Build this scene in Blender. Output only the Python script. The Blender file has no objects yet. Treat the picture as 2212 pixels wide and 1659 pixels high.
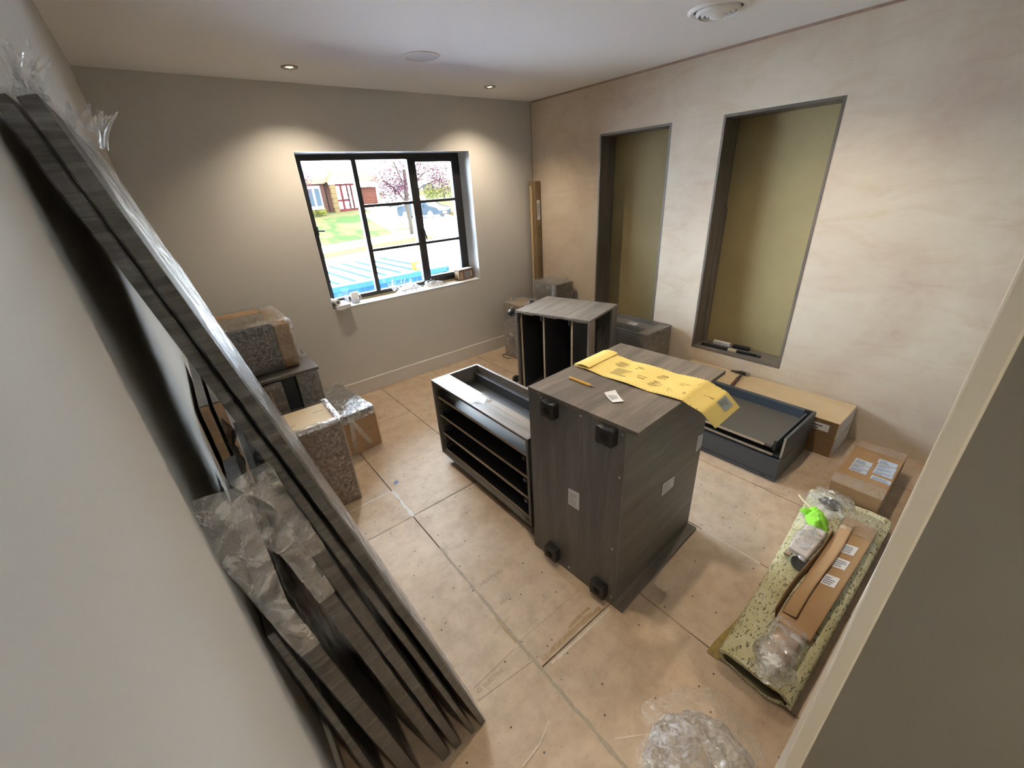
import bpy, math, random
from mathutils import Vector, Matrix, noise
S = 1.085                       # every measure below is multiplied by S (floor sheets then come out 600 mm wide)
sc = bpy.context.scene
COL = sc.collection
# ------------------------------------------------------------------ camera
cam = bpy.data.cameras.new('camera'); camo = bpy.data.objects.new('camera', cam); COL.objects.link(camo)
YAW, PITCH, ROLL = 0.65130, 0.45314, -0.06403
cy_, sy_, cp_, sp_ = math.cos(YAW), math.sin(YAW), math.cos(PITCH), math.sin(PITCH)
F = Vector((sy_*cp_, cy_*cp_, -sp_)); R = Vector((cy_, -sy_, 0)); U = R.cross(F)
R2 = R*math.cos(ROLL) + U*math.sin(ROLL); U2 = U*math.cos(ROLL) - R*math.sin(ROLL)
M = Matrix((R2, U2, -F)).transposed().to_4x4()
M.translation = Vector((-3.2001, -3.6117, 1.6890))*S
camo.matrix_world = M
cam.sensor_width = 36; cam.lens = 36*886.149/2212; cam.clip_start = 0.01; cam.clip_end = 500
sc.camera = camo
# ------------------------------------------------------------------ sky, sun, exposure
w = bpy.data.worlds.new('sky'); sc.world = w; w.use_nodes = True
bg = w.node_tree.nodes['Background']; bg.inputs[0].default_value = (0.76, 0.885, 1.0, 1); bg.inputs[1].default_value = 20.0
sun = bpy.data.lights.new('sun', 'SUN'); sun.energy = 26; sun.angle = 0.02; sun.color = (1, .95, .85)
suno = bpy.data.objects.new('sun', sun); COL.objects.link(suno); suno.rotation_euler = (math.radians(45), 0, math.radians(90))
LAMP_W, LAMP_COL = 25, (1.0, 0.82, 0.60)
sc.cycles.caustics_reflective = False; sc.cycles.caustics_refractive = False
vs = sc.view_settings; vs.view_transform = 'Standard'; vs.look = 'None'; vs.exposure = 1.5; vs.gamma = 1; vs.use_curve_mapping = False
# ------------------------------------------------------------------ helpers
class MB:
    def __init__(s): s.v = []; s.f = []
    def add(s, vs, fs):
        n = len(s.v); s.v += [tuple(p) for p in vs]; s.f += [tuple(i+n for i in f) for f in fs]; return s
    def box(s, lo, hi, m=None):
        x0,y0,z0 = lo; x1,y1,z1 = hi
        p = [Vector(q) for q in ((x0,y0,z0),(x1,y0,z0),(x1,y1,z0),(x0,y1,z0),(x0,y0,z1),(x1,y0,z1),(x1,y1,z1),(x0,y1,z1))]
        if m is not None: p = [m @ q for q in p]
        return s.add(p, [(0,3,2,1),(4,5,6,7),(0,1,5,4),(1,2,6,5),(2,3,7,6),(3,0,4,7)])
    def hexa(s, p):
        return s.add(p, [(0,3,2,1),(4,5,6,7),(0,1,5,4),(1,2,6,5),(2,3,7,6),(3,0,4,7)])
    def poly(s, pts): return s.add(pts, [tuple(range(len(pts)))])
    def slab(s, pts, t):            # polygon pts (3d, ccw seen from above), thickened downwards
        n = len(pts); low = [(x,y,z-t) for x,y,z in pts]
        return s.add(list(pts)+low, [tuple(range(n)), tuple(reversed(range(n,2*n)))]+[(i,n+i,n+(i+1)%n,(i+1)%n) for i in range(n)])
    def prism(s, pts, d):           # polygon pts extruded by vector d
        n = len(pts); q = [Vector(p)+Vector(d) for p in pts]
        return s.add(list(pts)+q, [tuple(reversed(range(n))), tuple(range(n,2*n))]+[(i,(i+1)%n,n+(i+1)%n,n+i) for i in range(n)])
    def cyl(s, a, b, r0, r1=None, n=16, caps=True):
        r1 = r0 if r1 is None else r1; a = Vector(a); b = Vector(b); d = (b-a).normalized()
        e = d.orthogonal().normalized(); g = d.cross(e); v = []
        for c, r in ((a,r0),(b,r1)):
            v += [c+(e*math.cos(2*math.pi*i/n)+g*math.sin(2*math.pi*i/n))*r for i in range(n)]
        f = [(i,(i+1)%n,n+(i+1)%n,n+i) for i in range(n)]
        if caps: f += [tuple(reversed(range(n))), tuple(range(n,2*n))]
        return s.add(v, f)
    def lathe(s, prof, c=(0,0,0), n=32, axis='z'):
        v = []; k = len(prof)
        for i in range(n):
            t = 2*math.pi*i/n
            for r, h in prof: v.append((c[0]+r*math.cos(t), c[1]+r*math.sin(t), c[2]+h))
        return s.add(v, [(i*k+j, ((i+1)%n)*k+j, ((i+1)%n)*k+j+1, i*k+j+1) for i in range(n) for j in range(k-1)])
    def tube(s, pts, r, n=8):
        pts = [Vector(p) for p in pts]; v = []; m = len(pts)
        for i, p in enumerate(pts):
            d = (pts[min(i+1,m-1)]-pts[max(i-1,0)]).normalized(); e = d.cross(Vector((0.31,.2,1))).normalized(); g = d.cross(e)
            v += [p+(e*math.cos(2*math.pi*j/n)+g*math.sin(2*math.pi*j/n))*r for j in range(n)]
        f = [(i*n+j, i*n+(j+1)%n, (i+1)*n+(j+1)%n, (i+1)*n+j) for i in range(m-1) for j in range(n)]
        return s.add(v, f+[tuple(reversed(range(n))), tuple(range((m-1)*n, m*n))])
    def grid(s, fn, nu, nv):
        v = [fn(i/nu, j/nv) for j in range(nv+1) for i in range(nu+1)]
        return s.add(v, [(j*(nu+1)+i, j*(nu+1)+i+1, (j+1)*(nu+1)+i+1, (j+1)*(nu+1)+i) for j in range(nv) for i in range(nu)])
    def build(s, name, mat, parent=None, bevel=0, smooth=False, solid=0):
        me = bpy.data.meshes.new(name); me.from_pydata([(x*S,y*S,z*S) for x,y,z in s.v], [], s.f); me.update()
        o = bpy.data.objects.new(name, me); COL.objects.link(o)
        if mat: me.materials.append(mat)
        if parent: o.parent = parent
        if smooth:
            for p in me.polygons: p.use_smooth = True
        if solid:
            md = o.modifiers.new('solid', 'SOLIDIFY'); md.thickness = solid*S; md.offset = 0
        if name in ('print','lattice','handwriting','pencil_line'): o['kind'] = 'stuff'
        if bevel:
            md = o.modifiers.new('bevel', 'BEVEL'); md.width = bevel*S; md.segments = 2; md.limit_method = 'ANGLE'
        return o
def tag(o, label, cat, group=None, kind=None):
    o['label'] = label; o['category'] = cat
    if group: o['group'] = group
    if kind: o['kind'] = kind
    return o
def root(name, label, cat, loc=(0,0,0), rz=0, group=None, kind=None):
    o = bpy.data.objects.new(name, None); COL.objects.link(o); o.empty_display_size = .05
    o.location = Vector(loc)*S; o.rotation_euler = (0,0,rz)
    return tag(o, label, cat, group, kind)
def box(name, lo, hi, mat, parent=None, bevel=0.0015): return MB().box(lo, hi).build(name, mat, parent, bevel)
def copy_tree(o, loc=None, rz=None, parent=None):
    c = o.copy(); COL.objects.link(c); c.parent = parent
    if loc is not None: c.location = Vector(loc)*S
    if rz is not None: c.rotation_euler = (0,0,rz)
    for ch in o.children: copy_tree(ch, parent=c)
    return c
def text(name, body, size, mat, parent, m, ext=.0002):
    cu = bpy.data.curves.new(name, 'FONT'); cu.body = body; cu.size = size*S; cu.extrude = ext*S; cu.align_x = 'LEFT'
    t = bpy.data.objects.new(name+'_curve', cu); COL.objects.link(t)
    me = bpy.data.meshes.new_from_object(t); bpy.data.objects.remove(t)
    me.materials.clear(); me.materials.append(mat)
    o = bpy.data.objects.new(name, me); COL.objects.link(o)
    if parent: o.parent = parent
    mm = m.copy(); mm.translation = m.translation*S; o.matrix_local = mm
    return o
def frame(origin, xdir, ydir):
    x = Vector(xdir).normalized(); y = Vector(ydir).normalized(); z = x.cross(y)
    m = Matrix((x,y,z)).transposed().to_4x4(); m.translation = Vector(origin); return m
# ------------------------------------------------------------------ materials
def nt(name):
    m = bpy.data.materials.new(name); m.use_nodes = True; t = m.node_tree
    return m, t, t.nodes['Principled BSDF'], t.nodes['Material Output']
def N(t, kind, **kw):
    n = t.nodes.new(kind)
    for k, v in kw.items():
        if k.startswith('i_'):
            key = k[2:]; n.inputs[int(key) if key.isdigit() else key].default_value = v
        else: setattr(n, k, v)
    return n
def c4(c): return (c[0], c[1], c[2], 1)
def coords(t, scale=(1,1,1), rot=(0,0,0)):
    tc = N(t, 'ShaderNodeTexCoord'); mp = N(t, 'ShaderNodeMapping'); mp.inputs['Scale'].default_value = scale; mp.inputs['Rotation'].default_value = rot
    t.links.new(tc.outputs['Object'], mp.inputs[0]); return mp.outputs[0]
def noise_n(t, co, scale, detail=4, rough=.6, dist=0):
    n = N(t, 'ShaderNodeTexNoise'); n.inputs['Scale'].default_value = scale; n.inputs['Detail'].default_value = detail
    n.inputs['Roughness'].default_value = rough; n.inputs['Distortion'].default_value = dist; t.links.new(co, n.inputs['Vector']); return n.outputs['Fac']
def ramp(t, fac, stops):
    r = N(t, 'ShaderNodeValToRGB'); e = r.color_ramp.elements
    while len(e) < len(stops): e.new(.5)
    for k, (p, c) in enumerate(stops): e[k].position = p; e[k].color = c4(c)
    t.links.new(fac, r.inputs[0]); return r.outputs[0]
def mix(t, fac, a, b, mode='MIX'):
    m = N(t, 'ShaderNodeMix', data_type='RGBA', blend_type=mode)
    for sock, v in ((m.inputs[0], fac), (m.inputs[6], a), (m.inputs[7], b)):
        if hasattr(v, 'is_output'): t.links.new(v, sock)
        elif isinstance(v, (int, float)): sock.default_value = v
        else: sock.default_value = c4(v)
    return m.outputs[2]
def bump(t, bs, h, strength=.2, dist=.01):
    b = N(t, 'ShaderNodeBump'); b.inputs['Strength'].default_value = strength; b.inputs['Distance'].default_value = dist
    t.links.new(h, b.inputs['Height']); t.links.new(b.outputs[0], bs.inputs['Normal'])
def plain(name, col, rough=.5, metal=0, spec=.5, var=None, vscale=8, stretch=(1,1,1), bmp=0, bscale=60):
    m, t, b, o = nt(name); b.inputs['Roughness'].default_value = rough; b.inputs['Metallic'].default_value = metal
    b.inputs['Specular IOR Level'].default_value = spec; b.inputs['Base Color'].default_value = c4(col)
    if var: t.links.new(ramp(t, noise_n(t, coords(t, stretch), vscale, 5), [(.3, col), (.7, var)]), b.inputs['Base Color'])
    if bmp: bump(t, b, noise_n(t, coords(t), bscale, 3), bmp, .004)
    return m
def wood(name, a, b_, c, grain='x', rough=.42, seed=0):
    m, t, b, o = nt(name); sc_ = {'x': (1.2,14,14), 'y': (14,1.2,14), 'z': (14,14,1.2)}[grain]
    co = coords(t, sc_); n1 = noise_n(t, co, 1.1, 7, .65, .6); co2 = coords(t, tuple(4*k for k in sc_)); n2 = noise_n(t, co2, 2.2, 4, .7)
    col = ramp(t, n1, [(.28, a), (.5, b_), (.72, c)])
    col = mix(t, .55, col, ramp(t, n2, [(.3, (.35,.35,.35)), (.7, (.65,.65,.65))]), 'OVERLAY')
    t.links.new(col, b.inputs['Base Color']); b.inputs['Roughness'].default_value = rough; bump(t, b, n2, .12, .002); return m
def film(name, stretch=(1,1,1), scale=18, lo=.06, hi=.62, rough=.14, milky=.12, bstr=.7, tint=(.93,.96,.99), bdist=.010):
    m, t, b, o = nt(name); t.nodes.remove(b)
    co = coords(t, stretch); n = noise_n(t, co, scale, 4, .62, .8); n2 = noise_n(t, co, scale*3.1, 2, .6, .4)
    bp = N(t, 'ShaderNodeBump'); bp.inputs['Strength'].default_value = bstr; bp.inputs['Distance'].default_value = bdist
    ad = N(t, 'ShaderNodeMath', operation='MULTIPLY_ADD'); ad.inputs[1].default_value = .45; t.links.new(n2, ad.inputs[0]); t.links.new(n, ad.inputs[2]); t.links.new(ad.outputs[0], bp.inputs['Height'])
    g = N(t, 'ShaderNodeBsdfGlossy'); g.inputs['Roughness'].default_value = rough; g.inputs['Color'].default_value = c4(tint); t.links.new(bp.outputs[0], g.inputs['Normal'])
    d = N(t, 'ShaderNodeBsdfDiffuse'); d.inputs['Color'].default_value = (.85,.86,.87,1); t.links.new(bp.outputs[0], d.inputs['Normal'])
    tl = N(t, 'ShaderNodeBsdfTranslucent'); tl.inputs['Color'].default_value = (.88,.89,.90,1); dm = N(t, 'ShaderNodeMixShader'); dm.inputs[0].default_value = .5; t.links.new(d.outputs[0], dm.inputs[1]); t.links.new(tl.outputs[0], dm.inputs[2])
    gd = N(t, 'ShaderNodeMixShader'); gd.inputs[0].default_value = milky; t.links.new(g.outputs[0], gd.inputs[1]); t.links.new(dm.outputs[0], gd.inputs[2])
    tr = N(t, 'ShaderNodeBsdfTransparent'); tr.inputs[0].default_value = (.97,.97,.97,1)
    mr = N(t, 'ShaderNodeMapRange'); mr.inputs[1].default_value = .40; mr.inputs[2].default_value = .68; mr.inputs[3].default_value = lo; mr.inputs[4].default_value = hi; t.links.new(n, mr.inputs[0])
    mx = N(t, 'ShaderNodeMixShader'); t.links.new(mr.outputs[0], mx.inputs[0]); t.links.new(tr.outputs[0], mx.inputs[1]); t.links.new(gd.outputs[0], mx.inputs[2])
    t.links.new(mx.outputs[0], o.inputs[0]); return m
def emit(name, col, st):
    m, t, b, o = nt(name); b.inputs['Base Color'].default_value = (0,0,0,1); b.inputs['Emission Color'].default_value = c4(col); b.inputs['Emission Strength'].default_value = st; return m
def plaster():
    m, t, b, o = nt('plaster'); co = coords(t); n1 = noise_n(t, co, 1.3, 5, .6, .6); n2 = noise_n(t, coords(t, (1,.5,1.4)), 6, 6, .65, 1.0); n3 = noise_n(t, co, 26, 4)
    col = ramp(t, n1, [(.28, (.55,.445,.365)), (.5, (.63,.545,.445)), (.72, (.68,.61,.51))])
    col = mix(t, .42, col, ramp(t, n2, [(.25, (.36,.30,.24)), (.48, (.52,.5,.48)), (.8, (.62,.6,.58))]), 'OVERLAY')
    t.links.new(col, b.inputs['Base Color']); b.inputs['Roughness'].default_value = .78; bump(t, b, n3, .12, .004); return m
def paint(name, col, rough=.75, bs=.1):
    m, t, b, o = nt(name); n = noise_n(t, coords(t), 140, 3); b.inputs['Base Color'].default_value = c4(col); b.inputs['Roughness'].default_value = rough
    b.inputs['Specular IOR Level'].default_value = .3; bump(t, b, n, bs, .003); return m
def chipboard():
    m, t, b, o = nt('chipboard_floor'); co = coords(t); n1 = noise_n(t, co, 1.6, 4, .6, .5); n2 = noise_n(t, co, 11, 5, .7); n3 = noise_n(t, co, 90, 3, .6); n4 = noise_n(t, coords(t, (1,3,1)), 5, 6, .7, 1.2)
    col = ramp(t, n1, [(.3, (.41,.30,.205)), (.5, (.48,.375,.275)), (.7, (.54,.45,.355))])
    col = mix(t, .5, col, ramp(t, n2, [(.3, (.34,.33,.32)), (.55, (.53,.53,.53)), (.75, (.62,.62,.62))]), 'OVERLAY')
    col = mix(t, ramp(t, n4, [(.60, (0,0,0)), (.70, (.5,.5,.5))]), col, (.33,.24,.16))
    col = mix(t, ramp(t, noise_n(t, co, 3.3, 6, .7), [(.64, (0,0,0)), (.8, (.5,.5,.5))]), col, (.70,.65,.60))
    v = N(t, 'ShaderNodeTexVoronoi', voronoi_dimensions='2D'); v.inputs['Scale'].default_value = 5.2; t.links.new(co, v.inputs['Vector'])
    col = mix(t, ramp(t, v.outputs['Distance'], [(.015, (1,1,1)), (.024, (0,0,0))]), col, (.05,.04,.035))
    v2 = N(t, 'ShaderNodeTexVoronoi', voronoi_dimensions='2D'); v2.inputs['Scale'].default_value = 9; t.links.new(coords(t, (1,1.3,1), (0,0,.6)), v2.inputs['Vector']); col = mix(t, ramp(t, v2.outputs['Distance'], [(.012, (.7,.7,.7)), (.028, (0,0,0))]), col, (.16,.11,.075))
    n5 = noise_n(t, coords(t, (.35,1.6,1), (0,0,.9)), 14, 6, .75, .6); col = mix(t, ramp(t, n5, [(.66, (0,0,0)), (.74, (.45,.45,.45))]), col, (.25,.19,.14))
    t.links.new(col, b.inputs['Base Color']); b.inputs['Roughness'].default_value = .62; bump(t, b, n3, .15, .003); return m
def flecked():
    m, t, b, o = nt('flecked_foam'); n = noise_n(t, coords(t, (44,120,70)), 1.1, 4, .55, .5); n2 = noise_n(t, coords(t), 9, 4)
    base = ramp(t, n2, [(.3, (.42,.40,.20)), (.5, (.52,.50,.32)), (.7, (.56,.57,.42))])
    t.links.new(mix(t, ramp(t, n, [(.56, (0,0,0)), (.62, (1,1,1))]), base, (.13,.115,.075)), b.inputs['Base Color']); b.inputs['Roughness'].default_value = .9
    bump(t, b, n, .4, .006); return m
m_wall = paint('greige_paint', (.60,.592,.57)); m_ceil = paint('ceiling_paint', (.87,.875,.88), .85, .05); m_plaster = plaster(); m_floor = chipboard()
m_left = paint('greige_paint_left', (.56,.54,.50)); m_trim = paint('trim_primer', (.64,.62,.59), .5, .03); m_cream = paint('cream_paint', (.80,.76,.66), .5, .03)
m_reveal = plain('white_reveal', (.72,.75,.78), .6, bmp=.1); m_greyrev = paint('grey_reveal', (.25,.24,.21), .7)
m_subfloor = plain('subfloor_dark', (.13,.095,.065), .9)
m_black = plain('black_plastic', (.012,.012,.013), .38); m_blackf = plain('black_frame', (.02,.02,.022), .4, bmp=.05)
W3 = ((.090,.080,.070), (.155,.134,.115), (.240,.203,.168))
m_wx, m_wy, m_wz = (wood('grey_oak_'+g, *W3, grain=g) for g in 'xyz')
WD = ((.086,.083,.080), (.122,.116,.110), (.165,.155,.145))
m_dx, m_dy, m_dz = (wood('dark_oak_'+g, *WD, grain=g) for g in 'xyz')
WP = ((.036,.033,.030), (.054,.050,.045), (.078,.071,.064)); m_pz = wood('panel_oak_z', *WP, grain='z')
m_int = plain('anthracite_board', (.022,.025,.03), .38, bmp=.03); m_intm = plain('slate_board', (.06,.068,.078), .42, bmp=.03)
m_raw = plain('raw_chip_edge', (.50,.42,.31), .9, var=(.26,.20,.14), vscale=120)
m_edge = plain('grey_edging', (.22,.215,.21), .45)
m_card = plain('cardboard', (.40,.255,.135), .8, var=(.335,.205,.10), vscale=5, bmp=.06); m_card2 = plain('pale_fibreboard', (.56,.44,.27), .75, var=(.50,.38,.23), vscale=6)
m_cardd = plain('cardboard_dark', (.24,.15,.07), .85, var=(.20,.12,.06), vscale=6); m_cardm = plain('cardboard_mid', (.25,.175,.095), .8, var=(.215,.15,.08), vscale=5); m_hard = plain('hardboard_back', (.36,.295,.145), .7, var=(.31,.25,.12), vscale=3)
m_white = plain('white_paper', (.72,.73,.76), .6); m_bluep = plain('pale_blue_label', (.50,.60,.76), .55); m_ink = plain('print_ink', (.07,.07,.075), .7); m_inkb = plain('print_ink_blue', (.16,.20,.30), .7)
m_yel = plain('yellow_paper', (.78,.62,.20), .6, var=(.72,.56,.17), vscale=9); m_greyst = plain('grey_sticker', (.30,.34,.35), .5)
m_metal = plain('zinc_steel', (.55,.56,.58), .3, metal=1); m_chrome = plain('brushed_nickel', (.42,.41,.38), .3, metal=1)
m_film = film('stretch_film', (1,1,1), 16, .05, .55); m_filmh = film('stretch_film_heavy', (1,1,1), 20, .25, .92, .14, .42, .9); m_filmx = film('stretch_film_streaked', (6,1,6), 7, .03, .42, .2, .16, .6)
m_filmz = film('stretch_film_panel', (1,1,1), 26, .20, .92, .16, .14, .6); m_bag = film('clear_bag', (1,1,1), 20, .16, .80, .14, .62, .8); m_bubble = film('bubble_bag', (1,1,1), 18, .35, .95, .12, .74, 1.0, (1,1,1), .02)
m_fedge = film('stretch_film_edge', (1,1,8), 8, .02, .20, .22, .12, .4)
# ------------------------------------------------------------------ room shell
W_, H_ = 3.302, 2.4
WX0, WX1, WZ0, WZ1 = -2.29, -0.773, 0.818, 1.9875
FY = -3.585                                        # front wall, room side
fl = MB().box((-W_-.0,-5.3,-.12), (.0,0.0,-.020)).build('floor', m_subfloor); tag(fl, 'bare chipboard floor of butt-jointed sheets, marked and dirty', 'floor', kind='structure')
random.seed(4)
cols = [-W_, -2.594, -2.041, -1.487, -.935, -.372, 0.0]
cuts = [[-1.50,-1.793,-3.9], [-.64,-1.793,-2.886,-4.2], [-1.21,-3.35], [-.55,-2.45,-4.4], [-1.62,-3.62], [-.95,-2.75,-4.5]]
for k in range(6):
    ys = [0.0]+cuts[k]+[-5.3]
    for a, b in zip(ys[:-1], ys[1:]):
        g = .0022; dz = random.uniform(-.0012, 0)
        MB().box((cols[k]+g, b+g, -.020), (cols[k+1]-g, a-g, dz)).build('floor_board', m_floor, fl, .0015)
def wall_mesh(name, plane, rect, holes, t, mat, sgn):
    # plane 'y' (wall in xz, at y=0, thickness t outward) or 'x'; rect=(a0,a1,z0,z1), holes list of same
    xs = sorted({rect[0],rect[1],*[h[0] for h in holes],*[h[1] for h in holes]}); zs = sorted({rect[2],rect[3],*[h[2] for h in holes],*[h[3] for h in holes]})
    m = MB()
    inh = lambda a,b: any(h[0] < a < h[1] and h[2] < b < h[3] for h in holes)
    P = (lambda a,d,z: (a,d,z)) if plane == 'y' else (lambda a,d,z: (d,a,z))
    for i in range(len(xs)-1):
        for j in range(len(zs)-1):
            if inh((xs[i]+xs[i+1])/2, (zs[j]+zs[j+1])/2): continue
            for d in (0, t): m.poly([P(xs[i],d,zs[j]), P(xs[i+1],d,zs[j]), P(xs[i+1],d,zs[j+1]), P(xs[i],d,zs[j+1])])
    for a0,a1,z0,z1 in [rect]+holes:
        for p,q in (((a0,z0),(a1,z0)),((a1,z0),(a1,z1)),((a1,z1),(a0,z1)),((a0,z1),(a0,z0))):
            m.poly([P(p[0],0,p[1]), P(q[0],0,q[1]), P(q[0],t,q[1]), P(p[0],t,p[1])])
    return m.build(name, mat)
wb = wall_mesh('wall_back', 'y', (-W_-.1, .25, -.02, H_+.05), [(WX0,WX1,WZ0,WZ1)], .27, m_wall, 1); tag(wb, 'greige painted wall with the window in it', 'wall', kind='structure')
N1, N2 = (-1.5786,-.8895,.357,2.029), (-2.6548,-1.9675,.357,2.0253)
wr = wall_mesh('wall_right', 'x', (-5.3, .0, -.02, H_+.05), [N1,N2], .26, m_plaster, 1); tag(wr, 'bare blotchy pink-beige plastered wall with two tall niches', 'wall', kind='structure')
wl = MB().box((-W_-.12,-5.3,-.02), (-W_,.0,H_+.05)).build('wall_left', m_left); tag(wl, 'greige painted side wall behind the leaning panels', 'wall', kind='structure')
ce = MB().box((-W_-.12,-5.4,H_), (.25,.26,H_+.12)).build('ceiling', m_ceil); tag(ce, 'smooth white ceiling with recessed lights, speaker and air valve', 'ceiling', kind='structure')
JX = -2.36                                          # door jamb
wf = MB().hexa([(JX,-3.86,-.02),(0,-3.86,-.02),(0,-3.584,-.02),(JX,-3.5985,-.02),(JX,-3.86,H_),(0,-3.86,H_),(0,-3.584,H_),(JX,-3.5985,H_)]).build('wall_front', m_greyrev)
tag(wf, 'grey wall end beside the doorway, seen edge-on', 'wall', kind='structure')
wh = wall_mesh('wall_hall', 'y', (-W_, 0, -.02, H_), [(-1.08,-.76,1.0,1.85)], -.1, m_left, 1); wh.location = (0,-5.3*S,0); tag(wh, 'unseen hall wall with an added opening that lets in fill daylight', 'wall', kind='structure')  # opening in this unseen wall is added for daylight fill
tr = MB().box((JX-.006,-3.6285,0), (JX+.02,-3.5965,H_)).build('trim_1', m_cream, None, .004); tag(tr, 'cream painted strip down the edge of the door opening', 'door trim', kind='structure')
def skirt(name, p0, p1, nrm, h, t, label):
    a = Vector(p0); b = Vector(p1); n = Vector(nrm)*t
    m = MB().hexa([tuple(a+n)+(0,), tuple(b+n)+(0,), tuple(b)+(0,), tuple(a)+(0,), tuple(a+n)+(h,), tuple(b+n)+(h,), tuple(b)+(h,), tuple(a)+(h,)])
    o = m.build(name, m_trim, None, .003); return tag(o, label, 'baseboard', kind='structure')
skirt('baseboard_back', (-W_+.02,0), (-.012,0), (0,-1), .132, .018, 'plain pale primed baseboard under the window')
skirt('baseboard_left', (-W_,-.02), (-W_,-3.4), (1,0), .132, .015, 'pale primed baseboard behind the leaning panels')
skirt('baseboard_front', (JX+.01,-3.598), (-.001,-3.584), (0,1), .128, .016, 'pale baseboard running beside the door jamb')
MB().box((-.004,-3.58,H_-.014),(-.0003,-.004,H_)).build('plaster_edge', plain('brown_plaster', (.36,.24,.18), .9, var=(.46,.34,.26), vscale=14), wr); MB().box((-.004,-.005,.14),(-.0003,-.0004,H_-.014)).build('plaster_edge', bpy.data.materials['brown_plaster'], wr)  # thin brown strips along the ceiling line and the corner
# niches
for k, (y0,y1,z0,z1) in enumerate((N1,N2)):
    t_ = root('trim_%d' % (k+2), ['grey wood-effect lining of the niche farther from the door' , 'grey wood-effect lining of the niche with tools on its sill'][k], 'niche lining', (0,0,0), kind='structure')
    d = .20; th = .017; x0 = -.002
    MB().box((x0,y1-th,z0),(d,y1,z1)).build('lining_panel', m_wz, t_, .001)
    MB().box((x0,y0,z0),(d,y0+th,z1)).build('lining_panel', m_wz, t_, .001)
    MB().box((x0,y0+th,z1-th),(d,y1-th,z1)).build('lining_panel', m_wy, t_, .001)
    MB().box((x0,y0+th,z0),(d,y1-th,z0+th)).build('lining_panel', m_wy, t_, .001)
    MB().box((d,y0,z0),(d+.01,y1,z1)).build('back_panel', m_hard, t_)
    if k: MB().box((.13,y1-th-.012,z0+th),(.199,y1-th,1.43)).build('batten', m_wz, t_, .001)
# ------------------------------------------------------------------ window
wn = root('window_1', 'black steel-framed window with glazing bars looking onto the street', 'window', (0,0,0), kind='structure')
fy0, fy1 = .185, .235
m_glass, t, b, o = nt('window_glass'); t.nodes.remove(b)
tr_ = N(t,'ShaderNodeBsdfTransparent'); gl_ = N(t,'ShaderNodeBsdfGlossy'); gl_.inputs['Roughness'].default_value = .02; mx_ = N(t,'ShaderNodeMixShader'); fr_ = N(t,'ShaderNodeFresnel'); fr_.inputs[0].default_value = 1.45
t.links.new(fr_.outputs[0], mx_.inputs[0]); t.links.new(tr_.outputs[0], mx_.inputs[1]); t.links.new(gl_.outputs[0], mx_.inputs[2]); t.links.new(mx_.outputs[0], o.inputs[0])
def bar(n, x0, x1, z0, z1, ya=fy0, yb=fy1): return MB().box((x0,ya,z0),(x1,yb,z1)).build(n, m_blackf, wn, .003)
bar('frame', WX0-.01, -2.205, WZ0-.01, WZ1+.01); bar('frame', -.845, WX1+.01, WZ0-.01, WZ1+.01)
bar('frame', -2.205, -.845, 1.94, WZ1+.01); bar('frame', -2.205, -.845, WZ0-.01, .866)
bar('mullion', -1.817, -1.777, .866, 1.94); bar('mullion', -1.320, -1.242, .866, 1.94, fy0-.008)
for zc in (1.588, 1.222):
    bar('glazing_bar', -1.777, -1.320, zc-.012, zc+.012); bar('glazing_bar', -1.242, -.868, zc-.012, zc+.012)
bar('casement', -1.242, -.845, .866, .905, fy0-.008); bar('casement', -1.242, -.845, 1.915, 1.94, fy0-.008); bar('casement', -.868, -.845, .905, 1.915, fy0-.008)
for x0,x1,zz in ((-2.205,-1.817,[.866,1.94]), (-1.777,-1.32,[.866,1.21,1.234,1.576,1.6,1.94]), (-1.242,-.868,[.905,1.21,1.234,1.576,1.6,1.915])):
    for a, b in zip(zz[::2], zz[1::2]): MB().box((x0,.209,a),(x1,.213,b)).build('pane', m_glass, wn)
MB().tube([(-1.262,.175,1.36),(-1.262,.15,1.355),(-1.255,.148,1.32),(-1.247,.15,1.275),(-1.243,.155,1.262)], .006).build('handle', m_blackf, wn, smooth=True)
MB().box((-2.225,.165,1.40),(-2.205,.186,1.47)).cyl((-2.215,.17,1.435),(-2.16,.155,1.43),.006,.006,10).build('handle', m_blackf, wn)
rv = root('trim_4', 'white painted reveal and sill around the window opening', 'window reveal', (0,0,0), kind='structure')
e = .004
MB().box((WX0,-.002,WZ0),(WX1,fy0,WZ0+e)).build('sill', m_reveal, rv); MB().box((WX0,-.002,WZ1-e),(WX1,fy0,WZ1)).build('reveal_panel', m_reveal, rv)
MB().box((WX0,-.002,WZ0+e),(WX0+e,fy0,WZ1-e)).build('reveal_panel', m_reveal, rv); MB().box((WX1-e,-.002,WZ0+e),(WX1,fy0,WZ1-e)).build('reveal_panel', m_reveal, rv)
MB().box((WX0+e,.150,WZ0+e),(WX1-e,.1849,WZ0+e+.012)).build('sealant_strip', plain('bare_cement', (.32,.27,.15), .9, var=(.22,.18,.09), vscale=20), rv)
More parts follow.
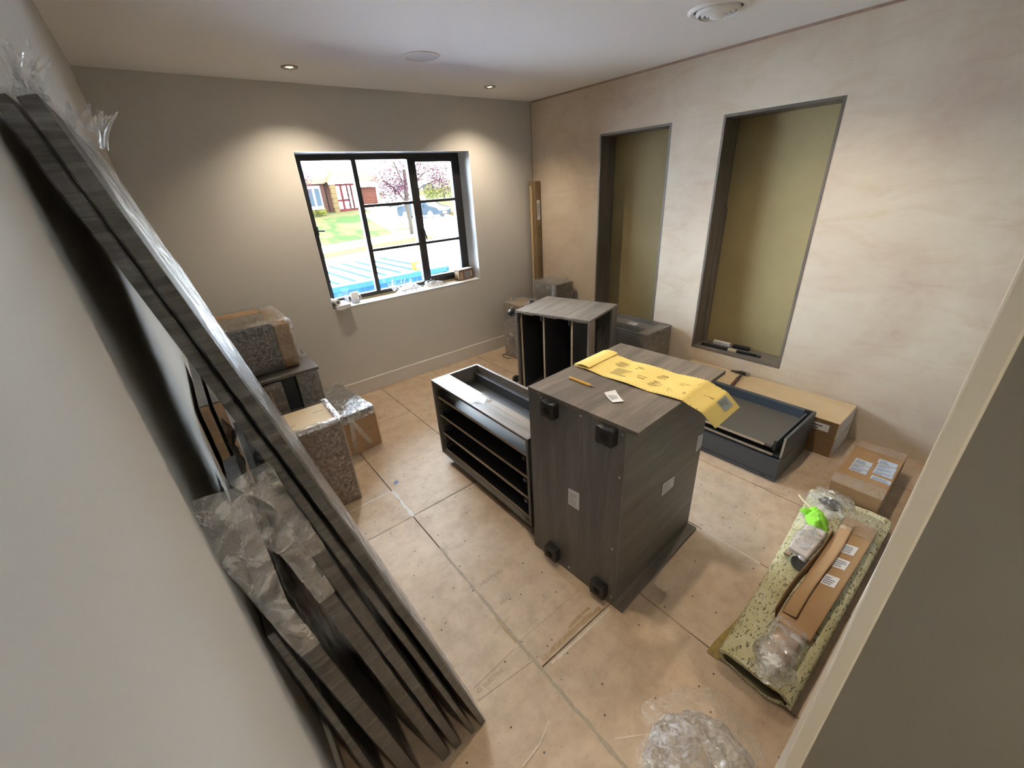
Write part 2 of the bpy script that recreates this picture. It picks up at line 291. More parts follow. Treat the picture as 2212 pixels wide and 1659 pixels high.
# ------------------------------------------------------------------ ceiling fittings
m_lamp = emit('lamp_glow', (1,.74,.42), 22)
LPOS = [(-2.291,-.411,'lit recessed ceiling light above the window side, nearer the leaning panels'), (-.79,-.409,'lit recessed ceiling light near the plastered corner'),
        (-2.291,-2.72,'lit recessed ceiling light over the doorway side'), (-.79,-2.72,'lit recessed ceiling light over the long cartons'), (-2.95,-4.55,'recessed ceiling light added in the unseen hall as fill light')]  # the last one, in the unseen hall, is added as fill
for x, y, lab in LPOS:
    r = root('downlight', lab, 'ceiling light', (x,y,H_), group='recessed ceiling lights')
    MB().lathe([(.030,-.0005),(.032,-.006),(.040,-.009),(.046,-.006),(.047,-.0005)], n=40).build('bezel', m_chrome, r, smooth=True)
    MB().lathe([(.0305,-.0005),(.024,.012),(.0001,.013)], n=32).build('reflector', m_chrome, r, smooth=True)
    MB().lathe([(.0001,-.003),(.017,-.0025),(.020,-.0005)], n=24).build('lamp', m_lamp, r)
    l = bpy.data.lights.new('downlight_beam', 'SPOT'); l.energy = LAMP_W; l.color = LAMP_COL; l.spot_size = math.radians(126); l.spot_blend = .9; l.shadow_soft_size = .03
    lo = bpy.data.objects.new('downlight_beam', l); COL.objects.link(lo); lo.location = (0,0,-.014*S); lo.parent = r
r = root('ceiling_speaker', 'round white grille of a speaker set flush in the ceiling', 'speaker', (-1.676,-.925,H_))
MB().lathe([(.098,-.0005),(.100,-.004),(.108,-.005),(.112,-.0005)], n=48).build('rim', m_ceil, r, smooth=True)
MB().lathe([(.0001,-.003),(.098,-.0025)], n=48).build('grille', plain('speaker_grille', (.66,.66,.66), .8, bmp=.5, bscale=600), r)
r = root('air_valve', 'round white ceiling air valve with concentric rings', 'air vent', (-.745,-2.245,H_))
MB().lathe([(.112,-.0005),(.116,-.012),(.132,-.014),(.140,-.006),(.141,-.0005)], n=64).build('flange', m_ceil, r, smooth=True)
for k, ra in enumerate((.100,.079,.058)): MB().lathe([(ra,-.004),(ra+.003,-.012),(ra-.010,-.026-.003*k),(ra-.013,-.024-.003*k),(ra,-.004)], n=56).build('ring', m_ceil, r, smooth=True)
MB().lathe([(.0001,-.036),(.034,-.035),(.040,-.028),(.036,-.010),(.0001,-.010)], n=48).build('hub', m_ceil, r, smooth=True)
MB().lathe([(.0001,-.0015),(.112,-.0012)], n=48).build('duct', plain('duct_dark', (.12,.12,.12), .9), r)
# ------------------------------------------------------------------ wrapping film and crumpled plastic
def wrap_box(name, parent, lo, hi, mat, amp=.006, res=.03, seed=0, rnd=.012, faces='xXyYzZ', m=None, warp=None):
    """thin film pulled over a box: subdivided faces, rounded and creased"""
    mb = MB(); lo = Vector(lo); hi = Vector(hi); c = (lo+hi)/2; h = (hi-lo)/2
    for ax in range(3):
        for sg in (-1, 1):
            if 'xyz'[ax].upper() not in faces and sg > 0: continue
            if 'xyz'[ax] not in faces and sg < 0: continue
            a, b = (ax+1)%3, (ax+2)%3
            nu = max(2, min(44, int(2*h[a]/res))); nv = max(2, min(44, int(2*h[b]/res)))
            def fn(u, v, ax=ax, sg=sg, a=a, b=b):
                p = Vector((0,0,0)); p[ax] = sg*h[ax]; p[a] = (2*u-1)*h[a]*sg; p[b] = (2*v-1)*h[b]
                q = Vector((max(-h[i]+rnd, min(h[i]-rnd, p[i])) for i in range(3)))
                d = p-q
                if d.length > 1e-6: p = q+d.normalized()*rnd
                w = c+p; n = noise.noise(w*14+Vector((seed,seed*2,0)))+.6*noise.noise(w*37+Vector((seed,0,seed)))
                e = Vector((1 if i == ax else 0 for i in range(3)))*sg
                p = p+e*abs(n)*amp+(d.normalized() if d.length > 1e-6 else e)*.0015
                if warp: return warp(c+p)
                return m @ (c+p) if m is not None else c+p
            mb.grid(fn, nu, nv)
    return mb.build(name, mat, parent, smooth=True)
def crumple(name, parent, cx, cy, z, rx, ry, ht, mat, seed=0, rot=0, n=30, jag=.25, flat=.5):
    """crumpled sheet: a polar patch with a torn outline and ridged height"""
    cr, sr = math.cos(rot), math.sin(rot)
    def fn(u, v):
        t = 2*math.pi*u; k = 1+jag*noise.noise(Vector((math.cos(t)*1.7+seed, math.sin(t)*1.7, seed*.7)))
        x = math.cos(t)*rx*v*k; y = math.sin(t)*ry*v*k
        q = Vector((x*22+seed*3, y*22, seed)); rid = 1-abs(noise.noise(q))*2; fine = noise.noise(q*2.7)
        hh = ht*((1-v**3)*flat+(.25+.75*(1-v))*.5*max(0,rid)+.22*fine*(1-v*.5))
        return (cx+x*cr-y*sr, cy+x*sr+y*cr, z+max(.0012, hh))
    return MB().grid(fn, 3*n, n).build(name, mat, parent, smooth=True)
def tuft(name, parent, base, n, ln, mat, seed=0, up=(0,0,1), spread=.7, wd=.02):
    """loose torn ends of film standing up from a wrapped edge"""
    rnd = random.Random(seed); m = MB(); b0 = Vector(base); upv = Vector(up).normalized()
    for k in range(n):
        d = (upv+Vector((rnd.uniform(-1,1), rnd.uniform(-1,1), rnd.uniform(-.4,.6)))*spread).normalized(); sd = d.orthogonal().normalized()
        sd = (Matrix.Rotation(rnd.uniform(0,6.28), 3, d) @ sd); L = ln*rnd.uniform(.5,1.1); w = wd*rnd.uniform(.5,1.3); o = b0+Vector((rnd.uniform(-1,1),rnd.uniform(-1,1),0))*wd
        cur = sd.cross(d)*rnd.uniform(-.5,.5)*L
        m.grid(lambda u, v: o+d*L*v+cur*v*v+sd*(u-.5)*w*(1-.75*v)+sd.cross(d)*.3*w*abs(u-.5), 2, 6)
    return m.build(name, mat, parent, smooth=True)
def sleeve(name, parent, t, wd, L, up, rot, seed, shrink=.5, xo=.0):
    """loose end of a film sleeve standing up past the end of a wrapped board"""
    def wp(q):
        k = max(0, (q.z-L)/up); j = noise.noise(Vector((q.y*9+seed, q.z*6, seed)))
        return rot @ Vector((q.x*(1+1.2*k)+xo*k+.010*k*j, q.y*(1-.25*k)+.02*k*j, q.z-.05*k*abs(noise.noise(Vector((q.y*23, q.x*60, seed))))))
    return wrap_box(name, parent, (-t-.001,-.006,L-.16), (.006,wd*shrink,L+up), m_filmh, .012, .016, seed, rnd=.006, faces='yX', warp=wp)
def sticker(parent, name, pts, mat, lines=4, ink=None, off=.0007):
    """small printed label: quad pts (a,b,c,d) with ink lines"""
    a,b,c,d = [Vector(p) for p in pts]; n = (b-a).cross(d-a).normalized()
    m = MB(); m.hexa([a,b,c,d,a+n*off,b+n*off,c+n*off,d+n*off]); o = m.build(name, mat, parent)
    k = MB(); rnd = random.Random(int(abs(a.x*1000)+abs(a.y*777)))
    for i in range(lines):
        v0 = .14+.74*i/lines; v1 = v0+.34/lines; u1 = rnd.uniform(.45,.92)
        P = lambda u, v: a+(b-a)*u+(d-a)*v+n*(off+.0003)
        k.poly([P(.08,v0),P(u1,v0),P(u1,v1),P(.08,v1)])
    if lines: k.build('print', ink or m_ink, o)
    return o
# ------------------------------------------------------------------ big cabinet lying on its side
A = math.radians(3.2)
r = root('drawer_cabinet', 'large grey oak-effect drawer cabinet lying on its side with yellow paper on it', 'cabinet', (-2.18,-2.95,0), A)
LX, LY, HH, T, RC = .668, .53, .92, .018, .047
box('side_panel', (0,0,HH-T), (LX,LY,HH), m_wx, r, .0012); box('side_panel', (0,0,0), (LX,LY,T), m_wx, r, .0012)
box('bottom_panel', (.001,RC,T), (T,LY-.001,HH-T), m_dz, r, .001)
box('back_panel', (T,RC,T), (LX-.002,RC+.008,HH-T), m_dx, r, .0005)
box('top_rail', (LX-T-.002,RC+.008,T), (LX-.002,RC+.11,HH-T), m_dz, r); box('top_rail', (LX-T-.002,LY-.12,T), (LX-.002,LY-.001,HH-T), m_dz, r)
for xx in (.16,.30,.44,.56): box('drawer_divider', (xx,RC+.03,T), (xx+.016,LY-.02,HH-T), m_int, r, 0)
def adj_foot(parent, c, s=.085):
    m = MB(); h = s/2; pts = []
    for sx, sy in ((-1,-1),(1,-1),(1,1),(-1,1)):      # square foot with clipped corners and hollowed sides
        pts += {(-1,-1): [(-.5,-.40),(-.40,-.5),(-.15,-.44)], (1,-1): [(.15,-.44),(.40,-.5),(.5,-.40)], (1,1): [(.5,.40),(.40,.5),(.15,.44)], (-1,1): [(-.15,.44),(-.40,.5),(-.5,.40)]}[(sx,sy)]
    P = [(c[0], c[1]+p*s, c[2]+q*s) for p, q in pts]; m.prism(P, (-.034,0,0)); o = m.build('foot', m_black, parent, .0025)
    MB().cyl((c[0]-.0345,c[1],c[2]),(c[0]-.0352,c[1],c[2]), s*.24, n=24).build('socket', plain_hole, o)
    return o
plain_hole = plain('socket_black', (.002,.002,.002), .9)
for y, z in ((.393,.868),(.115,.868),(.393,.068),(.115,.068)): adj_foot(r, (.001,y,z), .075 if z > .5 else .075)
for y, z in ((.455,.893),(.245,.889),(.062,.885),(.30,.028),(.06,.05),(.06,.70),(.07,.33)):
    MB().cyl((.002,y,z),(-.0012,y,z),.006,.005,14).build('screw', m_metal, r)
sticker(r, 'label_sticker', ((-.0005,.304,.422),(-.0005,.244,.421),(-.0005,.244,.515),(-.0005,.304,.509)), m_white, 6, plain('faint_ink', (.45,.45,.47), .7))
sticker(r, 'label_sticker', ((.322,RC-.0005,.416),(.424,RC-.0005,.412),(.424,RC-.0005,.470),(.322,RC-.0005,.486)), m_white, 4, plain('faint_ink2', (.42,.42,.44), .7))
sticker(r, 'label_sticker', ((.612,RC-.0005,.500),(.664,RC-.0005,.508),(.664,RC-.0005,.580),(.612,RC-.0005,.591)), m_white, 4, plain('faint_ink3', (.42,.42,.44), .7))
def onbig(x, y, z=HH): c, s_ = math.cos(A), math.sin(A); return (-2.18+x*c-y*s_, -2.95+x*s_+y*c, z)
# yellow continuous paper
pr_ = root('printout', 'long yellow continuous-form printout draped over the cabinet edge', 'printout', onbig(.40,.25), A)
def pap(u, v, off=0):          # u across, v along from the far fold to the hanging end; local origin (.40,.25,.92)
    L = v*.70
    if L < .525: y = .272-L; z = .0022+.006*abs(math.sin(L*15+.5))*(1 if L > .05 else .4)+(.004*math.sin(u*3.1)); x = -.113+.222*u-.01*math.sin(L*6)
    else:
        k = L-.525; a = min(1, k/.05); y = -.253-.045*a*min(1,k/.06)-k*.36; z = .004-max(0,k-.008)*.62; x = -.113+.222*u+.38*k
    return (x, y, z+off)
MB().grid(pap, 10, 70).build('sheet', m_yel, pr_, smooth=True)
MB().grid(lambda u, v: (-.112+.222*u, .270-.085*v, .0105+.010*math.sin(v*2.6)), 6, 8).build('folded_end', m_yel, pr_, smooth=True)
k = MB()
for side in (.025,.975):
    for i in range(46):
        v = (i+.5)/46; d = .0035
        k.poly([pap(side-.010, v-.0022, .0009), pap(side+.010, v-.0022, .0009), pap(side+.010, v+.0022, .0009), pap(side-.010, v+.0022, .0009)])
o_ = k.build('perforations', plain('perforation', (.16,.11,.04), .8), pr_); o_['kind'] = 'stuff'
k = MB(); rnd = random.Random(9)
for v0, v1, rows, u0 in ((.20,.30,7,.55),(.24,.37,9,.18),(.335,.40,5,.62),(.40,.47,4,.30),(.50,.56,6,.55),(.50,.585,7,.20),(.63,.66,4,.15),(.64,.70,3,.5),(.70,.74,3,.2),(.76,.80,3,.15),(.72,.75,3,.7),(.80,.84,3,.5)):
    for i in range(rows):
        u = u0+i*.034; a = v0+rnd.uniform(0,.02); b = v1-rnd.uniform(0,.05)
        k.poly([pap(u,a,.0012), pap(u+.011,a,.0012), pap(u+.011,b,.0012), pap(u,b,.0012)])
k.build('print', plain('dot_matrix_ink', (.25,.19,.08), .8), pr_)
MB().grid(lambda u, v: pap(.52+.34*u, .845+.105*v, .0022), 6, 8).build('sticker', m_greyst, pr_, smooth=True)
k = MB()
for i in range(4): k.poly([pap(.56+.06*i,.865,.0030), pap(.58+.06*i,.865,.0030), pap(.58+.06*i,.90+.008*i,.0030), pap(.56+.06*i,.90+.008*i,.0030)])
k.build('print', m_ink, pr_)
# pencil, small card
x0,y0,_ = onbig(.173,.445); x1,y1,_ = onbig(.170,.314); d = Vector((x1-x0,y1-y0,0)); L = d.length
r = root('pencil', 'yellow carpenter pencil lying on the big cabinet', 'pencil', (x0,y0,HH), math.atan2(d.y,d.x))
MB().prism([(0,.0045,.0085),(0,-.0045,.0085),(0,-.0075,.0045),(0,-.0045,.0004),(0,.0045,.0004),(0,.0075,.0045)], (L-.022,0,0)).build('barrel', plain('pencil_yellow', (.62,.36,.06), .4, var=(.50,.30,.06), vscale=60), r)
MB().cyl((L-.022,0,.0045),(L-.004,0,.0045),.0058,.0018,10).build('sharpened_end', m_raw, r); MB().cyl((L-.004,0,.0045),(L,0,.0045),.0018,.0005,8).build('lead', m_ink, r)
MB().cyl((-.005,0,.0045),(0,0,.0045),.0045,.0058,10).build('tip', m_white, r)
q = [onbig(a,b) for a, b in ((.153,.253),(.201,.234),(.144,.154),(.110,.181))]
r = root('label_card', 'small curled white printed label lying beside the yellow printout', 'label', q[3])
z0 = Vector(q[3]); P = [Vector(p)-z0 for p in q]
def cardf(u, v, off=0):
    p = P[3].lerp(P[2], u).lerp(P[0].lerp(P[1], u), v); return (p.x, p.y, .0015+.006*(2*v-1)**2*.8+off)
MB().grid(cardf, 4, 8).build('sheet', m_white, r, smooth=True)
k = MB()
for i in range(5): k.poly([cardf(.15+.14*i,.25+.02*i,.0012), cardf(.20+.14*i,.25+.02*i,.0012), cardf(.20+.14*i,.75-.03*i,.0012), cardf(.15+.14*i,.75-.03*i,.0012)])
k.build('print', m_ink, r)
# ------------------------------------------------------------------ low cabinet
r = root('base_cabinet', 'low grey base cabinet standing upright with open front and four chipboard-edged shelves', 'cabinet', (-2.176,-1.425,0))
D, LN, ZB, ZT = .358, .935, .055, .606           # depth (+x), length (-y), bottom, top
box('side_panel', (0,-T,ZB), (D,0,ZT), m_dz, r); box('side_panel', (0,-LN,ZB), (D,-LN+T,ZT), m_dz, r)
box('bottom_panel', (.0,-LN+T,ZB), (D,-T,ZB+.016), m_dy, r); box('back_panel', (D-.010,-LN+T,ZB+.016), (D-.002,-T,ZT-.12), m_int, r)
box('front_rail', (.001,-LN+T,ZT-.017), (.128,-T,ZT-.001), m_wy, r); box('back_rail', (D-.018,-LN+T,ZT-.09), (D,-T,ZT), m_wy, r); box('back_rail', (D-.045,-LN+T,ZT-.115), (D-.018,-T,ZT-.05), m_intm, r)
for z in (.475,.338,.200,.0715):
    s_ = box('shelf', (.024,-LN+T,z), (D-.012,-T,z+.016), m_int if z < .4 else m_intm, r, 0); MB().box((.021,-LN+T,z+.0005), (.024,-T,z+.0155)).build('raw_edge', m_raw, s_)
    for y in (-.055,-LN+.055):
        MB().box((.012,y-.012,z-.022),(.05,y+.012,z-.001)).build('slide_clip', m_black, r, .003)
    for y0,y1 in ((-T-.014,-T),(-LN+T,-LN+T+.014)): MB().box((.03,y0,z+.018),(.30,y1,z+.046)).build('slide_rail', m_intm, r, .001)
for x in (.06,.30):
    for y in (-.10,-.84): MB().cyl((x,y,0),(x,y,.012),.030,.028,20).cyl((x,y,.012),(x,y,ZB),.018,.024,20).build('foot', m_black, r)
o_ = sticker(r, 'label_sticker', ((.036,-.425,ZT-.0002),(.092,-.385,ZT-.0002),(.112,-.455,ZT-.0002),(.058,-.50,ZT-.0002)), m_bluep, 4, m_inkb)
crumple('label_sleeve', r, .074,-.441,ZT, .055,.075,.008, m_film, 3, .3, 10, .1)
MB().cyl((.03,-.06,ZT-.0012),(.03,-.06,ZT-.0002),.006,n=12).build('screw', m_black, r)
# ------------------------------------------------------------------ rear cabinet on its side
B = math.radians(-75); BL = (-1.108,-.972,0)
r = root('drawer_cabinet', 'grey drawer cabinet on its side behind the low one, black feet sticking out sideways', 'cabinet', BL, B)
# local x runs along the front towards the camera side, local y is depth
FW, FD, FH = .69, .52, .735
box('side_panel', (0,0,FH-T), (FW,FD,FH), m_wy, r); box('side_panel', (0,0,0), (FW,FD,T), m_wy, r)
box('bottom_panel', (0,.001,T), (T,FD-.02,FH-T), m_dz, r); box('back_panel', (T,FD-.05,T), (FW-.02,FD-.04,FH-T), m_dz, r)
box('top_rail', (FW-T,.001,T), (FW,.10,FH-T), m_wz, r); box('top_rail', (FW-T,FD-.10,T), (FW,FD-.002,FH-T), m_dz, r)
for xx in (.040,.262,.522):
    s_ = box('drawer_divider', (xx,.020,T), (xx+.016,FD-.05,FH-T), m_int, r, 0); MB().box((xx+.0005,.017,T),(xx+.0155,.020,FH-T)).build('raw_edge', m_raw, s_)
    MB().box((xx-.016,.004,FH-T-.045),(xx+.006,.04,FH-T-.002)).build('slide_clip', m_black, r, .004)
    MB().box((xx+.02,.03,FH-T-.018),(xx+.125,.42,FH-T-.004)).build('slide_rail', m_metal, r, .001)
for y, z in ((.06,FH-.045),(.36,FH-.045),(.06,.055),(.36,.055)):
    MB().cyl((0,y,z),(-.065,y,z),.016,.016,18).cyl((-.060,y,z),(-.098,y,z),.032,.029,20).cyl((-.072,y,z),(-.080,y,z),.037,.037,12).build('foot', m_black, r, .002)
# ------------------------------------------------------------------ wrapped low unit against the plastered wall
r = root('wrapped_cabinet', 'film-wrapped dark base cabinet standing under the farther niche', 'cabinet', (-.40,-.86,0))
D, LN, ZT = .365, .925, .515
box('side_panel', (0,-T,0), (D,0,ZT), m_dz, r); box('side_panel', (0,-LN,0), (D,-LN+T,ZT), m_wx, r); box('front_panel', (0,-LN+T,0), (T,-T,ZT), m_dy, r)
box('back_panel', (D-T,-LN+T,0), (D,-T,ZT), m_dy, r); box('bottom_panel', (T,-LN+T,0), (D-T,-T,.018), m_int, r); box('front_rail', (T,-LN+T,ZT-.10), (.06,-T,ZT-.03), m_intm, r)
box('back_rail', (D-.14,-LN+T,ZT-.05), (D-T,-T,ZT-.034), m_wy, r); box('top_rail', (T,-LN+T,ZT-.02), (D-T,-LN+.10,ZT-.004), m_wx, r)
sticker(r, 'label_sticker', ((.24,-.55,ZT-.033),(.24,-.64,ZT-.033),(.30,-.64,ZT-.033),(.30,-.55,ZT-.033)), m_white, 3)
wrap_box('film', r, (-.004,-LN-.002,.004), (D+.004,.003,ZT+.006), m_filmx, .006, .03, 5)
r = root('black_cable', 'thin black cable loop on the floor beside the corner carton', 'cable', (-.715,-.36,.0)); MB().tube([(0,.0,.004),(-.03,.03,.004),(-.04,.08,.010),(-.02,.12,.02),(.02,.13,.01),(.05,.15,.004)], .0035).build('sheath', m_black, r, smooth=True); MB().cyl((0,0,.004),(.012,-.012,.004),.002,n=8).build('bare_end', m_metal, r)
# ------------------------------------------------------------------ wrapped boxes in the far corner
r = root('wrapped_carton', 'tall film-wrapped carton standing in the far corner beside the baseboard', 'carton', (-.66,-.50,0), .06)
box('carton', (0,0,0), (.27,.26,.57), m_cardd, r); box('slats_panel', (-.006,.02,.03), (-.001,.24,.50), m_dx, r); box('top_pad', (.02,.02,.571), (.25,.24,.582), m_card, r)
wrap_box('film', r, (-.012,-.008,.003), (.276,.268,.592), m_filmh, .010, .025, 11); tuft('film_tail', r, (.02,.22,.59), 7, .06, m_filmh, 4)
r = root('wrapped_box', 'small grey wrapped box with blue label beside the tall corner carton, seen above the cabinet', 'box', (-.285,-.635,0))
box('core', (0,0,0), (.235,.345,.745), m_wx, r); MB().box((-.003,.03,.60),(-.001,.075,.735)).build('label_sticker', m_bluep, r)
wrap_box('film', r, (-.010,-.004,.003), (.241,.353,.757), m_filmh, .010, .02, 21, faces='xzZY'); wrap_box('film_side', r, (-.008,-.004,.003), (.239,.351,.750), m_filmx, .003, .03, 22, faces='yX'); tuft('film_tail', r, (.19,.06,.752), 8, .05, m_filmh, 8)
r = root('long_carton', 'tall narrow cardboard tube carton stood upright in the room corner', 'carton', (-.082,-.135,0), 0)
lean = Matrix.Shear('XY', 4, (.028,.018))
MB().box((0,0,0),(.068,.10,1.70), Matrix(((1,0,-.0,0),(0,1,.006,0),(0,0,1,0),(0,0,0,1)))).build('carton', m_cardm, r, .003)
MB().box((-.012,.055,0),(-.001,.085,1.66)).build('batten', m_card2, r, .001)
MB().box((.016,-.0012,1.33),(.058,-.0002,1.52), Matrix(((1,0,0,0),(0,1,.006,0),(0,0,1,0),(0,0,0,1)))).build('label_sticker', m_white, r)
k = MB()
for i in range(6): k.box((.020+.006*i,-.0016,1.34+.02*(i%3)),(.022+.006*i,-.0012,1.50-.015*(i%2)), Matrix(((1,0,0,0),(0,1,.006,0),(0,0,1,0),(0,0,0,1))))
k.build('print', m_ink, r)
m_mark = plain('marker_ink', (.06,.05,.04), .7)
def scribble(parent, pts0, step, n, h, seed, mat):
    rnd = random.Random(seed); k = MB(); p = Vector(pts0)
    for i in range(n):
        q = [p+Vector((rnd.uniform(-.5,.5)*h, 0, -step*j/3+rnd.uniform(-.3,.3)*step)) for j in range(4)]
        for a_, b_ in zip(q[:-1], q[1:]): k.cyl(a_, b_, .0011, n=5)
        p = p+Vector((0, -.006*step, -step))
    return k.build('handwriting', mat, parent)
scribble(r, (.045,.0072,1.27), .026, 5, .028, 2, m_mark); scribble(r, (.030,.0072,1.26), .022, 4, .018, 5, m_mark); scribble(r, (.045,.0055,.97), .030, 7, .026, 3, m_mark)
# ------------------------------------------------------------------ wrapped units on the window-wall side, behind the leaning panels
r = root('wrapped_unit', 'dark film-wrapped unit with a cardboard end pad, topmost of the wrapped pile', 'cabinet', (-3.22,-.78,.7065))
box('unit', (0,0,0), (.36,.50,.295), m_dx, r); box('top_board', (.0,.0,.2955), (.35,.36,.302), m_wx, r); box('cardboard_pad', (.361,.0,0), (.455,.505,.285), m_card, r, .012); box('cardboard_sheet', (.0,.361,.2955), (.36,.50,.303), m_card, r)
sticker(r, 'label_sticker', ((.06,.025,.3025),(.13,.025,.3025),(.13,.055,.3025),(.06,.055,.3025)), m_bluep, 0)
wrap_box('film', r, (-.004,-.006,.001), (.468,.515,.312), m_filmx, .010, .022, 31, rnd=.035); wrap_box('film_edge', r, (.36,-.004,.001), (.470,.513,.311), m_filmh, .012, .02, 33, rnd=.035, faces='XZ')
tuft('film_tail', r, (.46,.0,.06), 9, .05, m_filmh, 12, up=(.6,-.6,.5))
r = root('wrapped_unit', 'dark film-wrapped unit with sticker and black recess, underneath the topmost one', 'cabinet', (-3.22,-.885,0))
box('top_board', (0,-.004,.682), (.530,.50,.700), m_dx, r); box('end_block', (.385,0,0), (.520,.49,.681), m_dz, r, .003); box('recess_panel', (.30,.03,0), (.384,.49,.681), m_int, r, 0)
box('inner_panel', (0,.005,0), (.299,.49,.66), m_wx, r); box('edge_strip', (.215,.001,.30), (.232,.0045,.62), m_raw, r); sticker(r, 'label_sticker', ((.12,.0045,.49),(.195,.0045,.50),(.195,.0045,.60),(.12,.0045,.59)), m_white, 4)
wrap_box('film', r, (.380,-.004,.003), (.523,.494,.684), m_filmx, .004, .03, 41, faces='xXyYZ'); wrap_box('film_inner', r, (.004,.000,.003), (.300,.494,.676), m_filmx, .006, .03, 42, faces='y')
r = root('wrapped_unit', 'brown film-wrapped box with a slotted pale board on top, nearest the leaning panels', 'box', (-3.10,-1.425,0), -.02)
box('body', (0,0,0), (.342,.305,.558), plain('brown_veneer', (.17,.115,.08), .5, var=(.13,.088,.06), vscale=4, stretch=(1,1,8)), r, .004); o_ = box('top_board', (.012,.03,.5585), (.318,.285,.566), m_card2, r, .02)
for x0,x1,y in ((.07,.13,.10),(.24,.30,.18)): MB().box((x0,y,.5660),(x1,y+.004,.5664)).build('slot', m_ink, o_)
wrap_box('film', r, (-.004,-.006,.003), (.350,.311,.574), m_filmx, .006, .022, 51, rnd=.02, faces='xXyYz'); wrap_box('film_rim', r, (.312,-.006,.55), (.352,.311,.578), m_filmh, .008, .014, 52, rnd=.014, faces='XZ'); wrap_box('film_rim', r, (-.004,-.008,.545), (.33,.034,.576), m_filmh, .008, .014, 53, rnd=.014, faces='yZ')
r = root('wrapped_unit', 'low wrapped carton with a shiny film-covered slab on top, beside the baseboard', 'carton', (-2.695,-.96,0), .10)
MB().hexa([(0,0,0),(.282,0,0),(.282,.57,0),(.085,.57,0),(0,0,.275),(.282,0,.275),(.282,.57,.275),(.085,.57,.275)]).build('carton', m_card, r, .006); MB().hexa([(-.008,-.012,.2755),(.268,-.012,.2755),(.268,.575,.2755),(.085,.575,.2755),(-.008,-.012,.325),(.268,-.012,.325),(.268,.575,.325),(.085,.575,.325)]).build('slab', m_dy, r)
for x0,x1,z in ((.07,.11,.10),(.195,.235,.155)): MB().prism([(x0,-.0004,z),(x1,-.0004,z+.012),(x1,-.0004,z+.016),(x0,-.0004,z+.004)], (0,-.0004,0)).build('slot', m_ink, r)
wrap_box('film', r, (-.012,-.016,.27), (.274,.581,.333), m_filmh, .010, .018, 61, rnd=.012, faces='XyZ', warp=lambda q: Vector((q.x+(.274-q.x)/.286*.098*max(0,q.y)/.57, q.y, q.z))); m_tape = film('clear_tape', (1,1,1), 9, .18, .45, .2, .35, .3)
for a_, b_ in (((.10,.27),(.075,.005)),((.10,.27),(.20,.04))):
    MB().hexa([(a_[0]-.016,-.0030,a_[1]),(a_[0]+.016,-.0030,a_[1]),(a_[0]+.016,-.0026,a_[1]),(a_[0]-.016,-.0026,a_[1]),(b_[0]-.016,-.0030,b_[1]),(b_[0]+.016,-.0030,b_[1]),(b_[0]+.016,-.0026,b_[1]),(b_[0]-.016,-.0026,b_[1])]).build('tape', m_tape, r)
wrap_box('film_lower', r, (-.004,-.006,.002), (.290,.577,.274), film('thin_film', (1,1,1), 8, .01, .10, .25, .1, .3), .003, .05, 63, rnd=.01, faces='yX')
# ------------------------------------------------------------------ panels leaning on the left wall
def panel(label, xb, t, slope, Lz, y0=-2.89, wd=.655, filmon=True, seed=0, matb=None, amp=.004, thick_film=None, top=None):
    th = math.atan(slope); L = Lz/math.cos(th)
    r = root('leaning_panel', label, 'panel', (xb,y0,t*math.sin(th)+.0005), group='wrapped panels leaning on the wall')
    rot = Matrix.Rotation(-th, 4, 'Y')
    MB().box((-t,0,0),(0,wd,L), rot).build('board', matb or m_pz, r, .0015)
    if filmon:
        wrap_box('film', r, (-t-.0015,-.003,.002), (.0025,wd+.003,L+.004), m_fedge, amp, .045, seed, rnd=.003, m=rot, faces='yYzZ')
        wrap_box('film_face', r, (-t-.0015,-.003,.002), (.0035,wd+.003,L+.004), m_filmz, amp*1.6, .03, seed+3, rnd=.004, m=rot, faces='X')
    return r, rot, L
pa, rot, L = panel('outermost dark panel of the leaning row, tall and covered in shiny film', -2.862, .018, .2195, 1.800, seed=71, amp=.004)
tuft('film_tail', pa, rot @ Vector((-.004,.03,L)), 6, .045, m_filmh, 3, up=(.25,-.1,1), spread=.4, wd=.012); tuft('film_tail', pa, rot @ Vector((.012,.60,L)), 7, .085, m_filmh, 6, up=(.4,.2,1), spread=.35, wd=.014); tuft('film_tail', pa, rot @ Vector((.012,.33,L)), 7, .06, m_filmh, 9, up=(.4,.1,1), spread=.4, wd=.02)
pb, rot, L = panel('tall dark panel second from the outside of the leaning row, film over its edge', -2.905, .014, .2085, 1.800, seed=81, amp=.001)
tuft('film_tail', pb, rot @ Vector((.012,.05,L)), 8, .06, m_filmh, 13, up=(.3,-.3,1), spread=.3, wd=.012)
pc, rot, L = panel('shorter wrapped panel third from the outside of the leaning row', -2.960, .025, .1803, 1.21, seed=91, amp=.0015)
sleeve('film_tail', pc, .025, .655, L, .08, rot, 14)
pd, rot, L = panel('thick wrapped pack of panels fourth from the outside of the leaning row', -3.003, .031, .1685, 1.09, seed=101, amp=.002)
sleeve('film_tail', pd, .031, .655, L, .17, rot, 15, .6)
pe, rot, L = panel('bulky wrapped pack of panels fifth from the outside, closest but one to the wall', -3.100, .036, .146, .98, seed=111, amp=.002)
sleeve('film_tail', pe, .036, .655, L, .30, rot, 16, .5, .04)

pf, rot, L = panel('thin panel standing almost against the left wall, innermost of the leaning row', -3.190, .014, .095, .92, seed=121, amp=.001)
